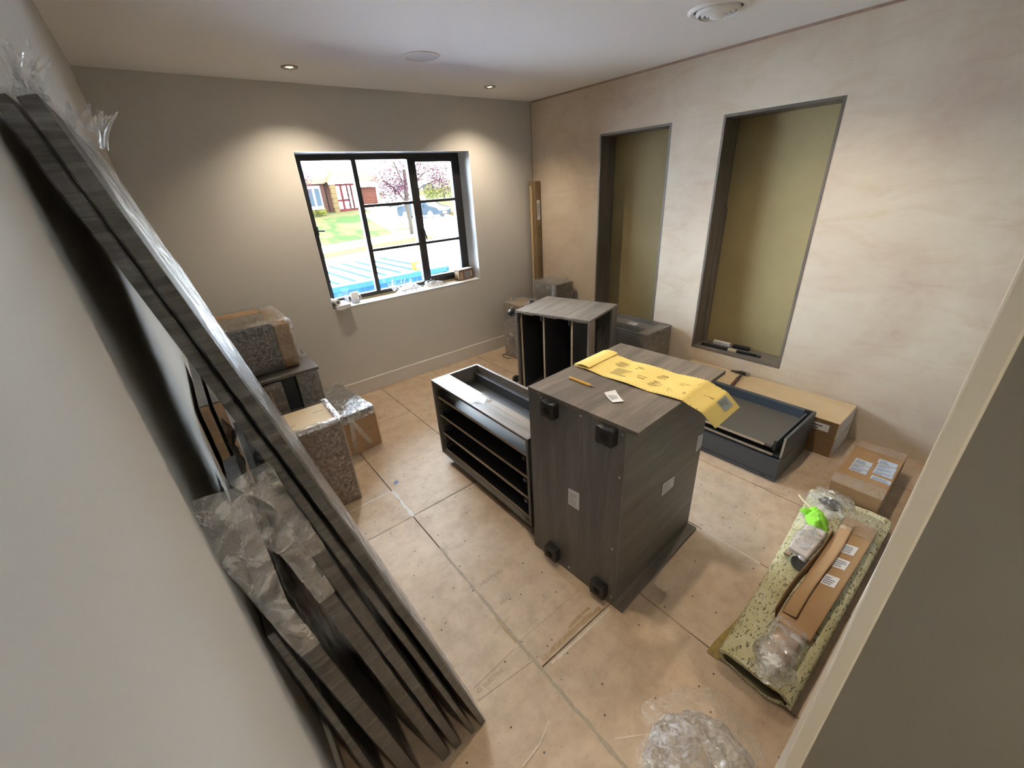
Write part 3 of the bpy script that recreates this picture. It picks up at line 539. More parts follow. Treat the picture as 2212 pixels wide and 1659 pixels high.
# two more boards standing farther along the wall
for k, (x, lab) in enumerate(((-3.225,'upright cardboard-edged board farther along the wall, the one nearer the room'), (-3.262,'upright cardboard-edged board farther along the wall, tight to the paint'))):
    r = root('wall_board', lab, 'board', (x,-2.05,0), group='boards farther along the wall')
    MB().box((-.026,0,.0),(0,.60,1.10)).build('board', m_dz, r, .002); MB().box((-.025,-.003,.30),(-.001,-.0002,1.095)).build('cardboard_edge', m_card, r)
    wrap_box('film', r, (-.0275,-.006,.003),(.0015,.603,1.104), m_fedge, .003, .05, 131+k, rnd=.003, faces='yX')
# ------------------------------------------------------------------ loose drawers stacked on the floor
G = 'dark drawer boxes stacked on the floor'
r = root('drawer_box', 'dark grey drawer box turned upside down, lowest of the stack on the floor', 'drawer', (-.838,-3.025,0), .01)
DX, DY = .452, .84
box('front_panel', (0,0,.001), (.016,DY,.150), m_intm, r, .002); box('side_panel', (.016,0,.001), (DX,.014,.150), m_intm, r, .002); box('side_panel', (.016,DY-.014,.001), (DX,DY,.150), m_intm, r, .002); box('back_panel', (DX-.014,.014,.001), (DX,DY-.014,.150), m_intm, r, .002)
box('base_panel', (.016,.014,.132), (DX-.014,DY-.014,.147), m_int, r, 0); MB().box((-.0012,.05,.012),(-.0001,.085,.020)).build('catch', m_black, r); MB().box((-.002,.0,.028),(.0,DY,.032)).build('lip', m_int, r)
r = root('drawer_box', 'dark drawer box with a tall side panel, middle of the stack on the floor', 'drawer', (-.815,-3.022,.1515), -.004)
o_ = box('base_panel', (.0,.018,.006), (DX-.016,DY,.022), m_int, r, 0); MB().box((-.003,.05,.0065),(0,DY,.0215)).build('raw_edge', m_raw, o_)
box('side_panel', (.010,0,.0), (DX,.016,.142), m_intm, r, .0015); o_ = MB().box((.004,.002,.002),(.010,.014,.14)).build('slide_end', m_metal, r); box('back_panel', (DX-.016,.016,0), (DX,DY,.142), m_intm, r, .0015); box('side_panel', (.010,DY-.016,.0225), (DX-.016,DY,.142), m_intm, r, .0015)
r = root('drawer_box', 'shallow dark drawer tray with raw chipboard front edge, top of the drawer stack', 'drawer', (-.845,-2.985,.222))
box_m = plain('drawer_floor_grey', (.085,.078,.068), .5, bmp=.03)
o_ = box('base_panel', (.003,.02,.0), (.44,.76,.016), box_m, r, 0); MB().box((0,.06,.0005),(.003,.76,.0155)).build('raw_edge', m_raw, o_)
box('side_panel', (.015,0,-.015), (.46,.014,.050), m_intm, r, .0015); MB().box((.006,.001,-.014),(.015,.016,.048)).build('slide_end', m_black, r, .002); box('side_panel', (.0,.76,-.0), (.46,.774,.050), m_intm, r, .0015)
box('back_panel', (.441,.014,.0), (.457,.76,.075), plain('drawer_back_blue', (.05,.07,.095), .45), r, .0015)
for zz in (.155,.185): pass
# ------------------------------------------------------------------ long cartons, hammer, things in the niche
for k in range(2):
    z = .0+.1265*k
    r = root('flat_carton', ['long flat cardboard carton on the floor under the niche, lower of two', 'long flat cardboard carton carrying the hammer, upper of two'][k], 'carton', (-.348,-3.152,z), group='long cartons under the niche')
    box('carton', (0,0,.0005), (.335,1.15,.124), m_card if k == 0 else m_card2, r, .002)
    MB().box((-.0008,.004,.002),(-.0001,1.14,.122)).build('front_flap', m_cardd, r); MB().box((.004,-.0012,.003),(.331,-.0002,.120)).build('white_end', m_white, r)
    if k: sticker(r, 'label_sticker', ((-.001,.19,.045),(-.001,.045,.045),(-.001,.045,.095),(-.001,.19,.095)), m_white, 2)
r = root('hammer', 'claw hammer with a brown leather-look handle lying on the cartons', 'hammer', (-.055,-2.43,.2515))
m_hd = plain('hammer_steel', (.10,.095,.09), .35, metal=.9); hv = Vector((-.343,-2.479,0))-Vector((-.043,-2.43,0)); hd = hv.normalized()
MB().prism([(0,0.062,.010),(0,.02,.006),(0,-.015,.002),(0,-.03,.002),(0,-.03,.026),(0,-.015,.026),(0,.02,.026),(0,.062,.013)], (.022,0,0)).build('head', m_hd, r, .003)
MB().cyl((.011,-.028,.014),(.011,-.050,.014),.015,.015,18).build('striking_face', m_chrome, r, .002); MB().hexa([(.0,.02,.012),(.008,.02,.012),(.008,.09,.009),(.0,.085,.009),(.0,.02,.022),(.008,.02,.022),(.008,.09,.012),(.0,.085,.012)]).hexa([(.014,.02,.012),(.022,.02,.012),(.022,.085,.009),(.014,.09,.009),(.014,.02,.022),(.022,.02,.022),(.022,.085,.012),(.014,.09,.012)]).build('claw', m_hd, r)
e0 = Vector((.006,0,.013)); MB().cyl(e0+hd*.012, e0+hd*.12, .009, .009, 12).build('shaft', m_hd, r, smooth=True)
MB().cyl(e0+hd*.115, e0+hd*.28, .0125, .0125, 14).cyl(e0+hd*.112, e0+hd*.122, .014, .014, 14).build('handle', plain('leather_grip', (.11,.05,.028), .6, bmp=.3, bscale=200), r, smooth=True); MB().cyl(e0+hd*.278, e0+hd*.292, .0145, .0135, 14).build('end_cap', m_black, r)
zn = .3745
r = root('packing_block', 'white packing block lying in the niche behind the black straightedge', 'block', (.150,-2.15,zn), 0); MB().box((-.016,-.068,0),(.016,.068,.030)).build('block', m_white, r, .003); MB().box((-.0165,-.06,.012),(-.016,.06,.018)).build('groove', m_greyst, r)
r = root('packing_block', 'black block lying in the niche next to the white one', 'block', (.155,-2.305,zn), .05); MB().box((-.016,-.064,0),(.016,.064,.028)).build('block', m_black, r, .005); MB().box((-.0165,-.05,.010),(-.016,.05,.016)).build('groove', m_int, r)
r = root('straightedge', 'long black bar tool with a cream band lying along the niche sill', 'tool', (.048,-2.03,zn), -math.pi/2+.06)
MB().box((0,-.012,0),(.215,.012,.022)).build('bar', m_black, r, .005); MB().box((.215,-.0125,.0),(.282,.0125,.0225)).build('band', plain('cream_band', (.52,.45,.28), .6), r, .004); MB().box((.282,-.011,.001),(.43,.011,.020)).build('blade', plain('dark_blue_steel', (.03,.035,.05), .25, metal=.5), r, .004); MB().box((.43,-.014,.001),(.462,.014,.016)).build('end_piece', m_black, r, .004)
# ------------------------------------------------------------------ parcel by the door wall
r = root('parcel', 'taped cardboard parcel covered in pale blue delivery labels', 'parcel', (-.805,-3.4862,0), .012)
PX, PY, PZ = .555, .222, .148
box('carton', (0,0,0), (PX,PY,PZ), m_card, r, .004)
m_ptape = film('parcel_tape', (1,1,1), 20, .25, .75, .12, .25, .9, (.95,.9,.85))
wrap_box('tape', r, (-.002,-.002,.06), (.105,PY+.002,PZ+.003), m_ptape, .003, .018, 141, rnd=.006, faces='XyYZ'); wrap_box('tape', r, (PX-.10,-.002,.06), (PX+.002,PY+.002,PZ+.003), m_ptape, .003, .018, 143, rnd=.006, faces='XyYZ')
for x0,x1,y0,y1,n in ((.175,.215,.110,.187,2),(.222,.262,.110,.187,2),(.269,.320,.110,.187,2),(.160,.20,.004,.088,2),(.225,.262,.010,.092,2),(.265,.305,.012,.092,2),(.308,.345,.012,.092,2),(.352,.40,.016,.098,2)):
    sticker(r, 'delivery_label', ((x0,y1,PZ+.0004),(x0,y0,PZ+.0004),(x1,y0,PZ+.0004),(x1,y1,PZ+.0004)), m_bluep, n, m_inkb)
text('lettering', 'blum', .062, plain('orange_print', (.42,.09,.02), .7), r, frame((-.0006,.145,.034),(0,-1,0),(0,0,1)), .0003)
# ------------------------------------------------------------------ folded underlay and what lies on it
m_fl = flecked(); m_flin = plain('underlay_inside', (.17,.14,.08), .95)
r = root('underlay_roll', 'folded length of pale green flecked foam underlay on the floor', 'underlay', (-2.058,-3.3,0))
LU = 1.225; rnd = random.Random(3)
def ul(u, v, inner=0):          # u round the flattened tube, v along x
    x = LU*v; ya = -.253-.003*v; yb = .0+.10*v**1.3; c = (ya+yb)/2; hw = (yb-ya)/2; t = 2*math.pi*u
    hh = .040-.004*v+.006*math.sin(v*9)
    cx_, sz_ = math.cos(t), math.sin(t); sq = (abs(cx_)**.62)*(1 if cx_ > 0 else -1); sz2 = (abs(sz_)**.8)*(1 if sz_ > 0 else -1)
    k = 1-inner*.13; kz = 1-inner*.36
    w_ = .004*noise.noise(Vector((x*5, math.cos(t)*2, math.sin(t)*2)))
    sag = -.010*math.exp(-((sq)/.5)**2)*(1 if sz_ > 0 else 0)*(1+.5*math.sin(v*7))
    return (x+.03*(yb-ya-.25)*0+.015*noise.noise(Vector((u*9,v*3,1)))*(1 if v in (0,1) else 0), c+sq*hw*k, max(.0006 if not inner else .008, .0455+sz2*hh*kz+w_+sag))
MB().grid(ul, 56, 46).build('foam_sheet', m_fl, r, smooth=True); MB().grid(lambda u, v: ul(1-u, v, 1), 56, 30).build('inner_face', m_flin, r, smooth=True)
MB().grid(lambda u, v: tuple(Vector(ul(u,0)).lerp(Vector(ul(u,0,1)), v)), 56, 2).build('cut_edge', m_fl, r); MB().grid(lambda u, v: tuple(Vector(ul(1-u,1)).lerp(Vector(ul(1-u,1,1)), v)), 56, 2).build('cut_edge', m_fl, r)
MB().grid(lambda u, v: (-.005+.62*u, .036*(1-u*.9)+.003*math.sin(u*14)-.045*v, .0015+.006*(1-abs(2*v-1))), 30, 4).build('underlayer', plain('yellow_foam', (.36,.27,.09), .9, var=(.22,.17,.06), vscale=40), r, smooth=True)
ZU = .0885
r = root('trim_pack', 'opened cardboard-wrapped trim pack with three stickers lying on the underlay', 'cardboard pack', (-2.02,-3.512,ZU), -.004)
def bx(n, lo, hi, mt, b=.003): return box(n, lo, hi, mt, r, b)
MB().hexa([(.20,.0,0),(1.02,-.010,-.002),(1.02,.115,-.002),(.20,.118,0),(.20,.0,.022),(1.02,-.010,.022),(1.02,.115,.022),(.20,.118,.022)]).build('cardboard', m_card, r, .004)
MB().grid(lambda u, v: (.25+.70*u, .112-.045*v+.004*math.sin(u*7), .0245+.010*v), 20, 6).build('torn_flap', m_card, r, smooth=True, solid=.003)
MB().grid(lambda u, v: (.22+.64*u, .122+.010*v+.006*math.sin(u*6), .002+.045*v*(1-.3*u)), 20, 4).build('side_flap', m_cardd, r, smooth=True, solid=.003)
for x0 in (.50,.63,.745):
    sticker(r, 'label_sticker', ((x0,.066,.0226),(x0+.012,.020,.0226),(x0+.082,.018,.0226),(x0+.070,.064,.0226)), m_white, 4, m_inkb)
wrap_box('film_end', r, (.0,.006,.001), (.215,.118,.034), m_bag, .012, .012, 151, rnd=.02); crumple('film_tail', r, .04,.06,.012,.09,.07,.03, m_bag, 4, .3, 20, .4); MB().box((.03,.02,.001),(.2,.10,.022)).build('trim_ends', plain('brown_trim', (.30,.19,.12), .6), r, .004)
wrap_box('film_end', r, (.90,-.012,.001), (1.09,.12,.032), film('brown_film', (1,1,1), 22, .10, .5, .14, .15, .9, (.9,.82,.76)), .008, .014, 153, rnd=.014)
r = root('fitting_packet', 'crumpled clear packet with pale paper inside, left of the trim pack', 'packet', (-1.30,-3.33,ZU)); crumple('packet', r, 0,0,.004,.145,.052,.035, m_bag, 12, .02, 24, .25); MB().hexa([(-.12,-.04,.002),(.12,-.045,.002),(.11,.04,.002),(-.11,.042,.002),(-.12,-.04,.022),(.12,-.045,.020),(.11,.04,.02),(-.11,.042,.024)]).build('paper_sleeve', plain('grey_paper', (.50,.46,.43), .7), r, .008); MB().box((-.152,.018,.004),(-.118,.045,.014)).build('wood_offcut', m_raw, r, .003)
r = root('rubber_pad', 'black round rubber pad partly under the clear packet', 'pad', (-1.445,-3.365,ZU-.002)); MB().lathe([(.0001,.007),(.040,.007),(.046,.004),(.046,.0),(.0001,.0)], n=40).build('pad', m_black, r); MB().lathe([(.012,.0078),(.020,.0078)], n=24).build('ring', m_int, r)
r = root('green_cloth', 'bright lime green cloth glove crumpled on the underlay', 'cloth', (-1.115,-3.312,ZU)); m_green = plain('lime_fabric', (.30,.72,.06), .8, var=(.24,.60,.05), vscale=12, bmp=.3, bscale=90)
crumple('fabric', r, 0,0,.001,.072,.045,.045, m_green, 7, .5, 26, .5, .7); crumple('finger', r, .055,.03,.001,.035,.018,.030, m_green, 17, .9, 12, .3, .8); crumple('finger', r, .02,.052,.001,.032,.016,.028, m_green, 19, 1.7, 12, .3, .8)
r = root('clear_bag', 'clear plastic bag with a dark oval part inside, at the far end of the underlay', 'plastic bag', (-.93,-3.315,ZU-.006)); crumple('bag', r, 0,0,.012,.135,.095,.030, m_bag, 23, .25, 26, .3); MB().lathe([(.0001,.010),(.045,.010),(.052,.005),(.052,.0),(.0001,0)], c=(0,0,.002), n=36).build('contents', plain('dark_rubber', (.05,.05,.052), .6, bmp=.3, bscale=150), r)
r = root('cable_offcut', 'short cream cable offcut beside the green cloth', 'cable', (-1.03,-3.23,ZU-.004)); MB().tube([(.055,.045,.004),(.03,.03,.012),(0,0,.016),(-.02,-.03,.018),(-.03,-.055,.020)], .0045).build('sheath', plain('cream_pvc', (.68,.60,.42), .5), r, smooth=True); MB().cyl((.055,.045,.004),(.062,.05,.003),.003,n=8).build('core', m_metal, r)
r = root('plastic_wrapper', 'crumpled shiny clear plastic wrapper on the floor by the doorway', 'plastic wrapper', (-2.40,-3.42,0))
crumple('wrapper', r, 0,0,.001,.155,.13,.060, m_bubble, 33, -.5, 50, .22, .75); crumple('loose_edge', r, .05,.03,.0006,.20,.15,.008, film('thin_bag', (1,1,1), 30, .06, .35, .15, .3, .8), 35, -.5, 36, .25)
# ------------------------------------------------------------------ things on the window sill
ZS = WZ0+.0045
r = root('switch_box', 'white pattress box overhanging the left end of the window sill', 'box', (-2.285,-.055,ZS), 0)
MB().box((.012,0,0),(.135,.18,.034)).build('box', m_white, r, .002); MB().box((.035,-.001,-.006),(.085,.004,0)).build('lug', m_white, r)
r = root('white_roll', 'small white paper roll lying on the box on the sill', 'roll', (-2.245,-.04,ZS+.0345), 0); MB().lathe([(.015,0),(.024,0),(.024,.15),(.015,.15),(.015,0)], n=28).build('roll', m_white, r, smooth=False)
ch = r.children[0]; ch.rotation_euler = (-math.pi/2,0,.22); ch.location = (.0,.0,.0245*S); MB().box((.02,.05,.0004),(.055,.09,.0012)).build('loose_end', m_white, r)
r = root('mug', 'white enamel mug standing on the window sill', 'mug', (-2.06,.085,ZS), .6)
m_mug = plain('white_glaze', (.62,.63,.66), .25)
MB().lathe([(.0001,.003),(.030,.003),(.032,.006),(.0325,.088),(.0355,.090),(.0355,.0),(.0001,0)], n=36).build('body', m_mug, r, smooth=True); MB().tube([(.0,-.034,.07),(.0,-.055,.068),(.0,-.062,.05),(.0,-.056,.03),(.0,-.034,.022)], .0055, 10).build('handle', m_mug, r, smooth=True)
r = root('small_jar', 'small white capped jar against the glass behind the mug', 'jar', (-2.12,.135,ZS)); MB().lathe([(.0001,0),(.017,0),(.017,.050),(.0001,.050)], n=24).build('jar', m_mug, r); MB().lathe([(.0001,.066),(.016,.066),(.019,.062),(.019,.050),(.0001,.050)], n=24).build('cap', m_white, r)
m_sfilm = film('sill_film', (1,1,1), 24, .20, .80, .16, .40, .7)
r = root('plastic_wrap', 'crumpled clear plastic wrap on the middle of the sill, the larger piece', 'plastic wrap', (-1.545,.075,ZS)); crumple('sheet', r, 0,0,.001,.145,.058,.085, m_sfilm, 41, .1, 30, .35, .45); tuft('torn_end', r, (-.09,.03,.03), 8, .10, m_sfilm, 5, up=(-.5,.2,.8), wd=.05); tuft('torn_end', r, (.05,.04,.03), 5, .08, m_sfilm, 7, up=(.4,.2,.8), wd=.05)
r = root('plastic_wrap', 'crumpled clear plastic wrap on the sill nearer the brown box, the smaller piece', 'plastic wrap', (-1.275,.078,ZS)); crumple('sheet', r, 0,0,.001,.115,.052,.060, m_sfilm, 43, 0, 26, .35, .5); tuft('torn_end', r, (-.03,.03,.03), 5, .05, m_sfilm, 11, wd=.04)
r = root('screw_box', 'brown printed screw carton on the end of the window sill', 'carton', (-.985,.062,ZS), .10); m_brn = plain('brown_print_card', (.17,.095,.06), .6, var=(.14,.08,.05), vscale=12)
MB().box((0,0,0),(.185,.085,.108)).build('carton', m_brn, r, .002); MB().box((.002,.002,.1081),(.183,.083,.1088)).build('lid', m_reveal, r); MB().box((.065,-.0008,.018),(.145,-.0001,.092)).build('picture_print', plain('photo_print', (.05,.05,.055), .5, var=(.30,.30,.31), vscale=34), r); MB().box((.148,-.0008,.03),(.164,-.0001,.085)).build('print', m_card2, r)
k = MB()
for i in range(5): k.box((.012+.007*i,-.0008,.012+.004*(i%2)),(.015+.007*i,-.0001,.09-.006*(i%3)))
for i in range(3): k.box((-.0008,.012+.024*i,.02),(-.0001,.024+.024*i,.09))
k.build('print', m_card2, r)
# ------------------------------------------------------------------ marks and scraps on the floor
m_pen = plain('pencil_mark', (.27,.215,.165), .8)
text('handwriting', 'O, ELECTRIC', .022, m_pen, fl, frame((-2.83,-2.80,.0001),(1,.0,0),(0,1,0)), .0001); text('handwriting', 'HEATING', .030, m_pen, fl, frame((-2.562,-2.436,.0001),(1,-.03,0),(.03,1,0)), .0001); text('handwriting', 'HEAT', .026, m_pen, fl, frame((-2.55,-2.575,.0001),(1,0,0),(0,1,0)), .0001)
k = MB()
for x0,y0,x1,y1 in ((-2.847,-2.819,-2.578,-2.847),(-2.835,-2.774,-2.625,-2.762),(-2.588,-2.752,-2.222,-2.752)):
    d = Vector((x1-x0,y1-y0,0)).normalized(); n_ = Vector((-d.y,d.x,0))*.0008; a_ = Vector((x0,y0,0)); b_ = Vector((x1,y1,0)); k.box((0,-.0008,-.0004),(( b_-a_).length,.0008,.0003), Matrix.Translation(a_) @ Matrix.Rotation(math.atan2(d.y,d.x),4,'Z'))
k.build('pencil_line', m_pen, fl)
def smear(pts, wd, mat, name='stain', seed=0):
    """thin dried streak on the boards"""
    k = MB(); P = [Vector(p+(0,)) for p in pts]; rnd = random.Random(seed)
    for a_, b_ in zip(P[:-1], P[1:]):
        d = (b_-a_); n_ = Vector((-d.y,d.x,0)).normalized(); m_ = max(2, int(d.length/.02))
        def fn(u, v, a_=a_, d=d, n_=n_):
            q = a_+d*u; w_ = wd*(.55+.9*noise.noise(Vector((q.x*31+seed,q.y*31,v*2)))+.2); p = q+n_*(v-.5)*2*max(.002,w_); return (p.x,p.y,.0006+.0002*(1-abs(2*v-1)))
        k.grid(fn, m_, 2)
    return k.build(name, mat, fl)
m_glue = plain('dried_glue', (.30,.20,.10), .7, var=(.40,.30,.18), vscale=60); m_filler = plain('pale_filler', (.62,.56,.48), .8, var=(.50,.43,.35), vscale=40); m_greyfill = plain('grey_filler', (.36,.31,.24), .8, var=(.28,.23,.17), vscale=50)
smear([(-2.594,-2.10),(-2.594,-2.45),(-2.596,-2.80),(-2.592,-3.40)], .008, m_greyfill, seed=2); smear([(-2.57,-2.868),(-2.37,-2.862),(-2.23,-2.872)], .012, m_glue, seed=4); smear([(-2.55,-2.900),(-2.40,-2.903),(-2.20,-2.902)], .006, m_filler, seed=6); smear([(-2.40,-2.845),(-2.27,-2.838)], .009, m_glue, seed=9); smear([(-2.600,-2.60),(-2.606,-2.75)], .008, m_glue, seed=12)
smear([(-2.90,-1.793),(-2.60,-1.793),(-2.14,-1.785)], .004, m_greyfill, seed=14); smear([(-2.842,-3.068),(-2.76,-3.06),(-2.69,-3.032)], .0018, m_filler, seed=15); smear([(-2.558,-3.212),(-2.50,-3.25),(-2.452,-3.284)], .002, m_filler, seed=16)
smear([(-2.045,-2.97),(-2.04,-3.2)], .003, m_glue, seed=18); smear([(-.94,-2.62),(-.935,-2.94),(-.905,-3.12)], .006, m_glue, seed=19); smear([(-1.487,-2.93),(-1.49,-3.22)], .006, m_filler, seed=20)
m_wtape = plain('white_tape', (.56,.545,.52), .5, var=(.47,.43,.38), vscale=45)
smear([(-2.86,-1.505),(-2.60,-1.500)], .006, m_wtape, 'tape_strip', 21); smear([(-2.592,-1.50),(-2.592,-1.80)], .011, m_wtape, 'tape_strip', 22)
r = root('tape_scrap', 'tiny blue scrap of tape on the floor near the wrapped boxes', 'tape scrap', (-2.536,-1.442,.0002), .5); MB().box((-.014,-.011,0),(.014,.011,.0008)).build('tape', plain('blue_tape', (.05,.13,.32), .5), r); MB().box((-.014,.007,.0008),(.014,.011,.003)).build('curled_edge', plain('blue_tape_back', (.06,.15,.35), .5), r)
k = MB(); rnd = random.Random(77)
for i in range(420):
    x = rnd.uniform(-2.8,-.3); y = rnd.uniform(-3.5,-.3)
    if (x > -2.15 and y < -3.16) or (-2.24 < x < -1.45 and y < -1.36) or (x < -2.3 and y > -1.55) or x > -.9 or (x > -1.3 and y > -1.75) or (x < -2.15 and y < -3.2): continue
    s_ = rnd.choice((.0025,.003,.004,.006)); a_ = rnd.uniform(0,3.1)
    k.box((-s_,-s_*.5,0),(s_,s_*.5,s_*.35), Matrix.Translation((x,y,.0001)) @ Matrix.Rotation(a_,4,'Z'))
o_ = k.build('debris', plain('wood_crumbs', (.12,.09,.06), .9, var=(.6,.56,.5), vscale=300), None); tag(o_, 'specks of dirt and plaster crumbs scattered on the floor', 'debris', kind='stuff')
# ------------------------------------------------------------------ outside: container, street, front gardens, houses
def gz(x, y): return -1.85+.04*(x-4.9)+max(0, y-25)*.12
def ground(name, pts, mat, label, cat, t=.3, dz=0):
    o = MB().slab([(x,y,gz(x,y)+dz) for x, y in pts], t).build(name, mat); return tag(o, label, cat, kind='structure')
m_road = plain('asphalt', (.30,.30,.30), .9, var=(.16,.16,.165), vscale=.28); m_pave = plain('pavement_concrete', (.42,.41,.39), .9); m_conc = plain('driveway_concrete', (.42,.42,.42), .9)
def lawn_mat():
    m, t, b, o = nt('patchy_lawn'); co = coords(t); n = noise_n(t, coords(t, (1,.6,1)), .32, 4, .6, .4); n2 = noise_n(t, coords(t, (1,2.5,1)), 1.6, 5, .7)
    col = ramp(t, n, [(.44, (.060,.043,.021)), (.56, (.019,.036,.010))]); col = mix(t, .5, col, ramp(t, n2, [(.3, (.4,.4,.4)), (.7, (.62,.62,.62))]), 'OVERLAY'); t.links.new(col, b.inputs['Base Color']); b.inputs['Roughness'].default_value = .95; return m
m_lawn = lawn_mat(); m_verge = plain('dry_grass', (.055,.041,.021), .95, var=(.040,.031,.016), vscale=2); m_bank = plain('garden_bank', (.034,.038,.014), .95, var=(.05,.042,.02), vscale=1.2)
ground('road', [(-14,2.0),(40,2.0),(40,24.8),(-14,24.8)], m_road, 'asphalt street outside the window', 'road')
ground('verge', [(-14,24.8),(12.3,24.8),(12.3,26.1),(-14,26.1)], m_verge, 'dry grass verge beside the street', 'verge', .3, .03); ground('pavement', [(-14,26.1),(40,26.1),(40,28),(-14,28)], m_pave, 'pale footpath across the street', 'pavement', .3, .05)
ground('lawn', [(-14,28),(10.6,28),(11.6,37.5),(-14,37.5)], m_lawn, 'sloping lawn part green part dried out, across the street', 'lawn', .4, .06)
ground('driveway', [(12.7,24.8),(17.2,24.8),(18.0,41),(13.2,41)], m_conc, 'pale concrete driveway running up to the garage', 'driveway', .4, .07)
ground('garden_bank', [(-14,37.5),(40,37.5),(40,60),(-14,60)], m_bank, 'planted ground in front of the houses', 'ground', .5, .0); ground('side_garden', [(17.6,28),(40,28),(40,37.5),(18.0,37.5)], m_verge, 'dry front garden beside the driveway', 'ground', .4, .05)
# container
m_cblue = plain('container_blue', (.010,.036,.125), .5, var=(.008,.030,.11), vscale=2); m_croof = plain('container_roof_glare', (.62,.63,.64), .55); m_crib = plain('container_roof_groove_shade', (.012,.028,.045), .8)  # roof pale from sky glare, ribs dark from groove shade, both painted in
r = root('shipping_container', 'blue corrugated shipping container standing just outside the window', 'container', (.645,3.18,-2.08), .03)
CW, CL, CH = 2.5, 6.0, 2.50
def corr(n, per, dep):
    out = []
    for i in range(n): out += [(i*per,0),(i*per+.30*per,dep),(i*per+.5*per,dep),(i*per+.8*per,0)]
    return out+[(n*per,0)]
pf_ = corr(19, CL/19, .07); k = MB(); v = [(-x, .075-d, z) for z in (.12, CH-.075) for x, d in pf_]; n_ = len(pf_); k.add(v, [(i,i+1,n_+i+1,n_+i) for i in range(n_-1)]); k.build('corrugated_wall', m_cblue, r)
MB().box((-CL,.085,.10),(0,CW,CH-.13)).build('shell', m_cblue, r); MB().box((-CL-.02,-.03,CH-.095),(.03,.09,CH-.012)).build('top_rail', m_cblue, r, .006); MB().box((-CL-.02,-.03,0),(.03,.11,.14)).build('bottom_rail', m_cblue, r, .006); MB().box((-.02,-.03,.14),(.03,.09,CH-.02)).build('corner_post', m_cblue, r, .006)
MB().box((-CL,.09,CH-.13),(.02,CW,CH-.03)).build('roof', m_croof, r)
for i in range(21): MB().hexa([(-.28-i*.275,.24,CH-.03),(-.21-i*.275,.24,CH-.03),(-.21-i*.275,CW-.15,CH-.03),(-.28-i*.275,CW-.15,CH-.03),(-.265-i*.275,.27,CH-.004),(-.225-i*.275,.27,CH-.004),(-.225-i*.275,CW-.18,CH-.004),(-.265-i*.275,CW-.18,CH-.004)]).build('roof_rib', m_crib, r)
r = root('printed_packet', 'small orange printed packet outside on the container edge', 'packet', (.10,3.28,.414), .3); MB().box((-.075,-.05,0),(.075,.05,.15)).build('packet', plain('orange_packet', (.10,.05,.012), .6), r, .01); MB().box((-.05,-.052,.03),(.05,-.050,.11)).build('print', m_white, r)  # orange printed packet on the container edge
# house across the street
m_brick = nt('red_brick')[0]; t = m_brick.node_tree; b = t.nodes['Principled BSDF']; bt = N(t, 'ShaderNodeTexBrick'); bt.inputs['Scale'].default_value = 4.2
bt.inputs['Color1'].default_value = (.060,.020,.013,1); bt.inputs['Color2'].default_value = (.045,.017,.012,1); bt.inputs['Mortar'].default_value = (.08,.065,.05,1); mp = N(t, 'ShaderNodeMapping'); mp.inputs['Rotation'].default_value = (math.pi/2,0,0); tc = N(t, 'ShaderNodeTexCoord'); t.links.new(tc.outputs['Object'], mp.inputs[0]); t.links.new(mp.outputs[0], bt.inputs[0]); t.links.new(bt.outputs[0], b.inputs['Base Color'])
m_render = plain('white_render', (.62,.60,.56), .9); m_stone = plain('sandstone', (.080,.055,.025), .9, var=(.066,.045,.02), vscale=3); m_tile = plain('clay_tiles', (.085,.062,.036), .9, var=(.06,.043,.024), vscale=5, stretch=(1,1,6)); m_red = plain('red_paint', (.060,.011,.011), .5); m_gar = plain('garage_timber', (.055,.020,.013), .6, var=(.045,.016,.010), vscale=3); m_wpvc = plain('white_frame', (.60,.61,.62), .5); m_pane = plain('dark_pane', (.03,.04,.05), .1); m_pipe = plain('drainpipe', (.012,.010,.010), .6)
HY = 41.0; hb = -.2
r = root('house', 'brick and white rendered house with a gabled porch and timber garage door across the street', 'house', (0,0,0))
MB().box((-2,HY,hb),(10.6,HY+8,2.75)).build('brick_wall', m_brick, r); MB().box((10.6,HY+.9,hb),(13.2,HY+8,2.75)).build('brick_wall', m_brick, r); MB().box((13.2,HY+.2,hb),(15.2,HY+8,2.75)).build('brick_wall', m_brick, r); MB().box((-2,HY+.5,2.75),(13.4,HY+8,6.2)).build('rendered_wall', m_render, r); MB().prism([(-2.4,HY+.1,6.2),(-2.4,HY+8.4,6.2),(-2.4,HY+4.2,9.0)], (16.2,0,0)).build('roof', m_tile, r)
MB().hexa([(5,HY-.3,2.72),(10.4,HY-.3,2.72),(10.4,HY+.6,2.72),(5,HY+.6,2.72),(5,HY+.1,3.2),(10.4,HY+.1,3.2),(10.4,HY+.6,3.2),(5,HY+.6,3.2)]).build('lean_to_roof', m_tile, r); MB().hexa([(13.1,HY-.3,2.72),(15.6,HY-.3,2.72),(15.6,HY+.6,2.72),(13.1,HY+.6,2.72),(13.1,HY+.1,3.3),(15.4,HY+.1,3.3),(15.4,HY+.6,3.3),(13.1,HY+.6,3.3)]).build('lean_to_roof', m_tile, r)
MB().box((13.1,HY-.34,2.25),(15.7,HY-.02,2.70)).build('fascia', m_wpvc, r); MB().box((10.15,HY-1.0,2.62),(13.25,HY-.9,2.82)).build('fascia', m_wpvc, r)
ap = (11.35,HY+.2,4.0); MB().add([(10.05,HY-1.1,2.80),(13.35,HY-1.1,2.80),(13.35,HY+.9,2.80),(10.05,HY+.9,2.80),(11.05,HY-.1,3.85),(12.1,HY-.1,3.85),(12.1,HY+.9,3.85),(11.05,HY+.9,3.85)], [(0,1,5,4),(1,2,6,5),(3,0,4,7),(4,5,6,7),(0,3,2,1),(2,3,7,6)]).build('porch_roof', m_tile, r)
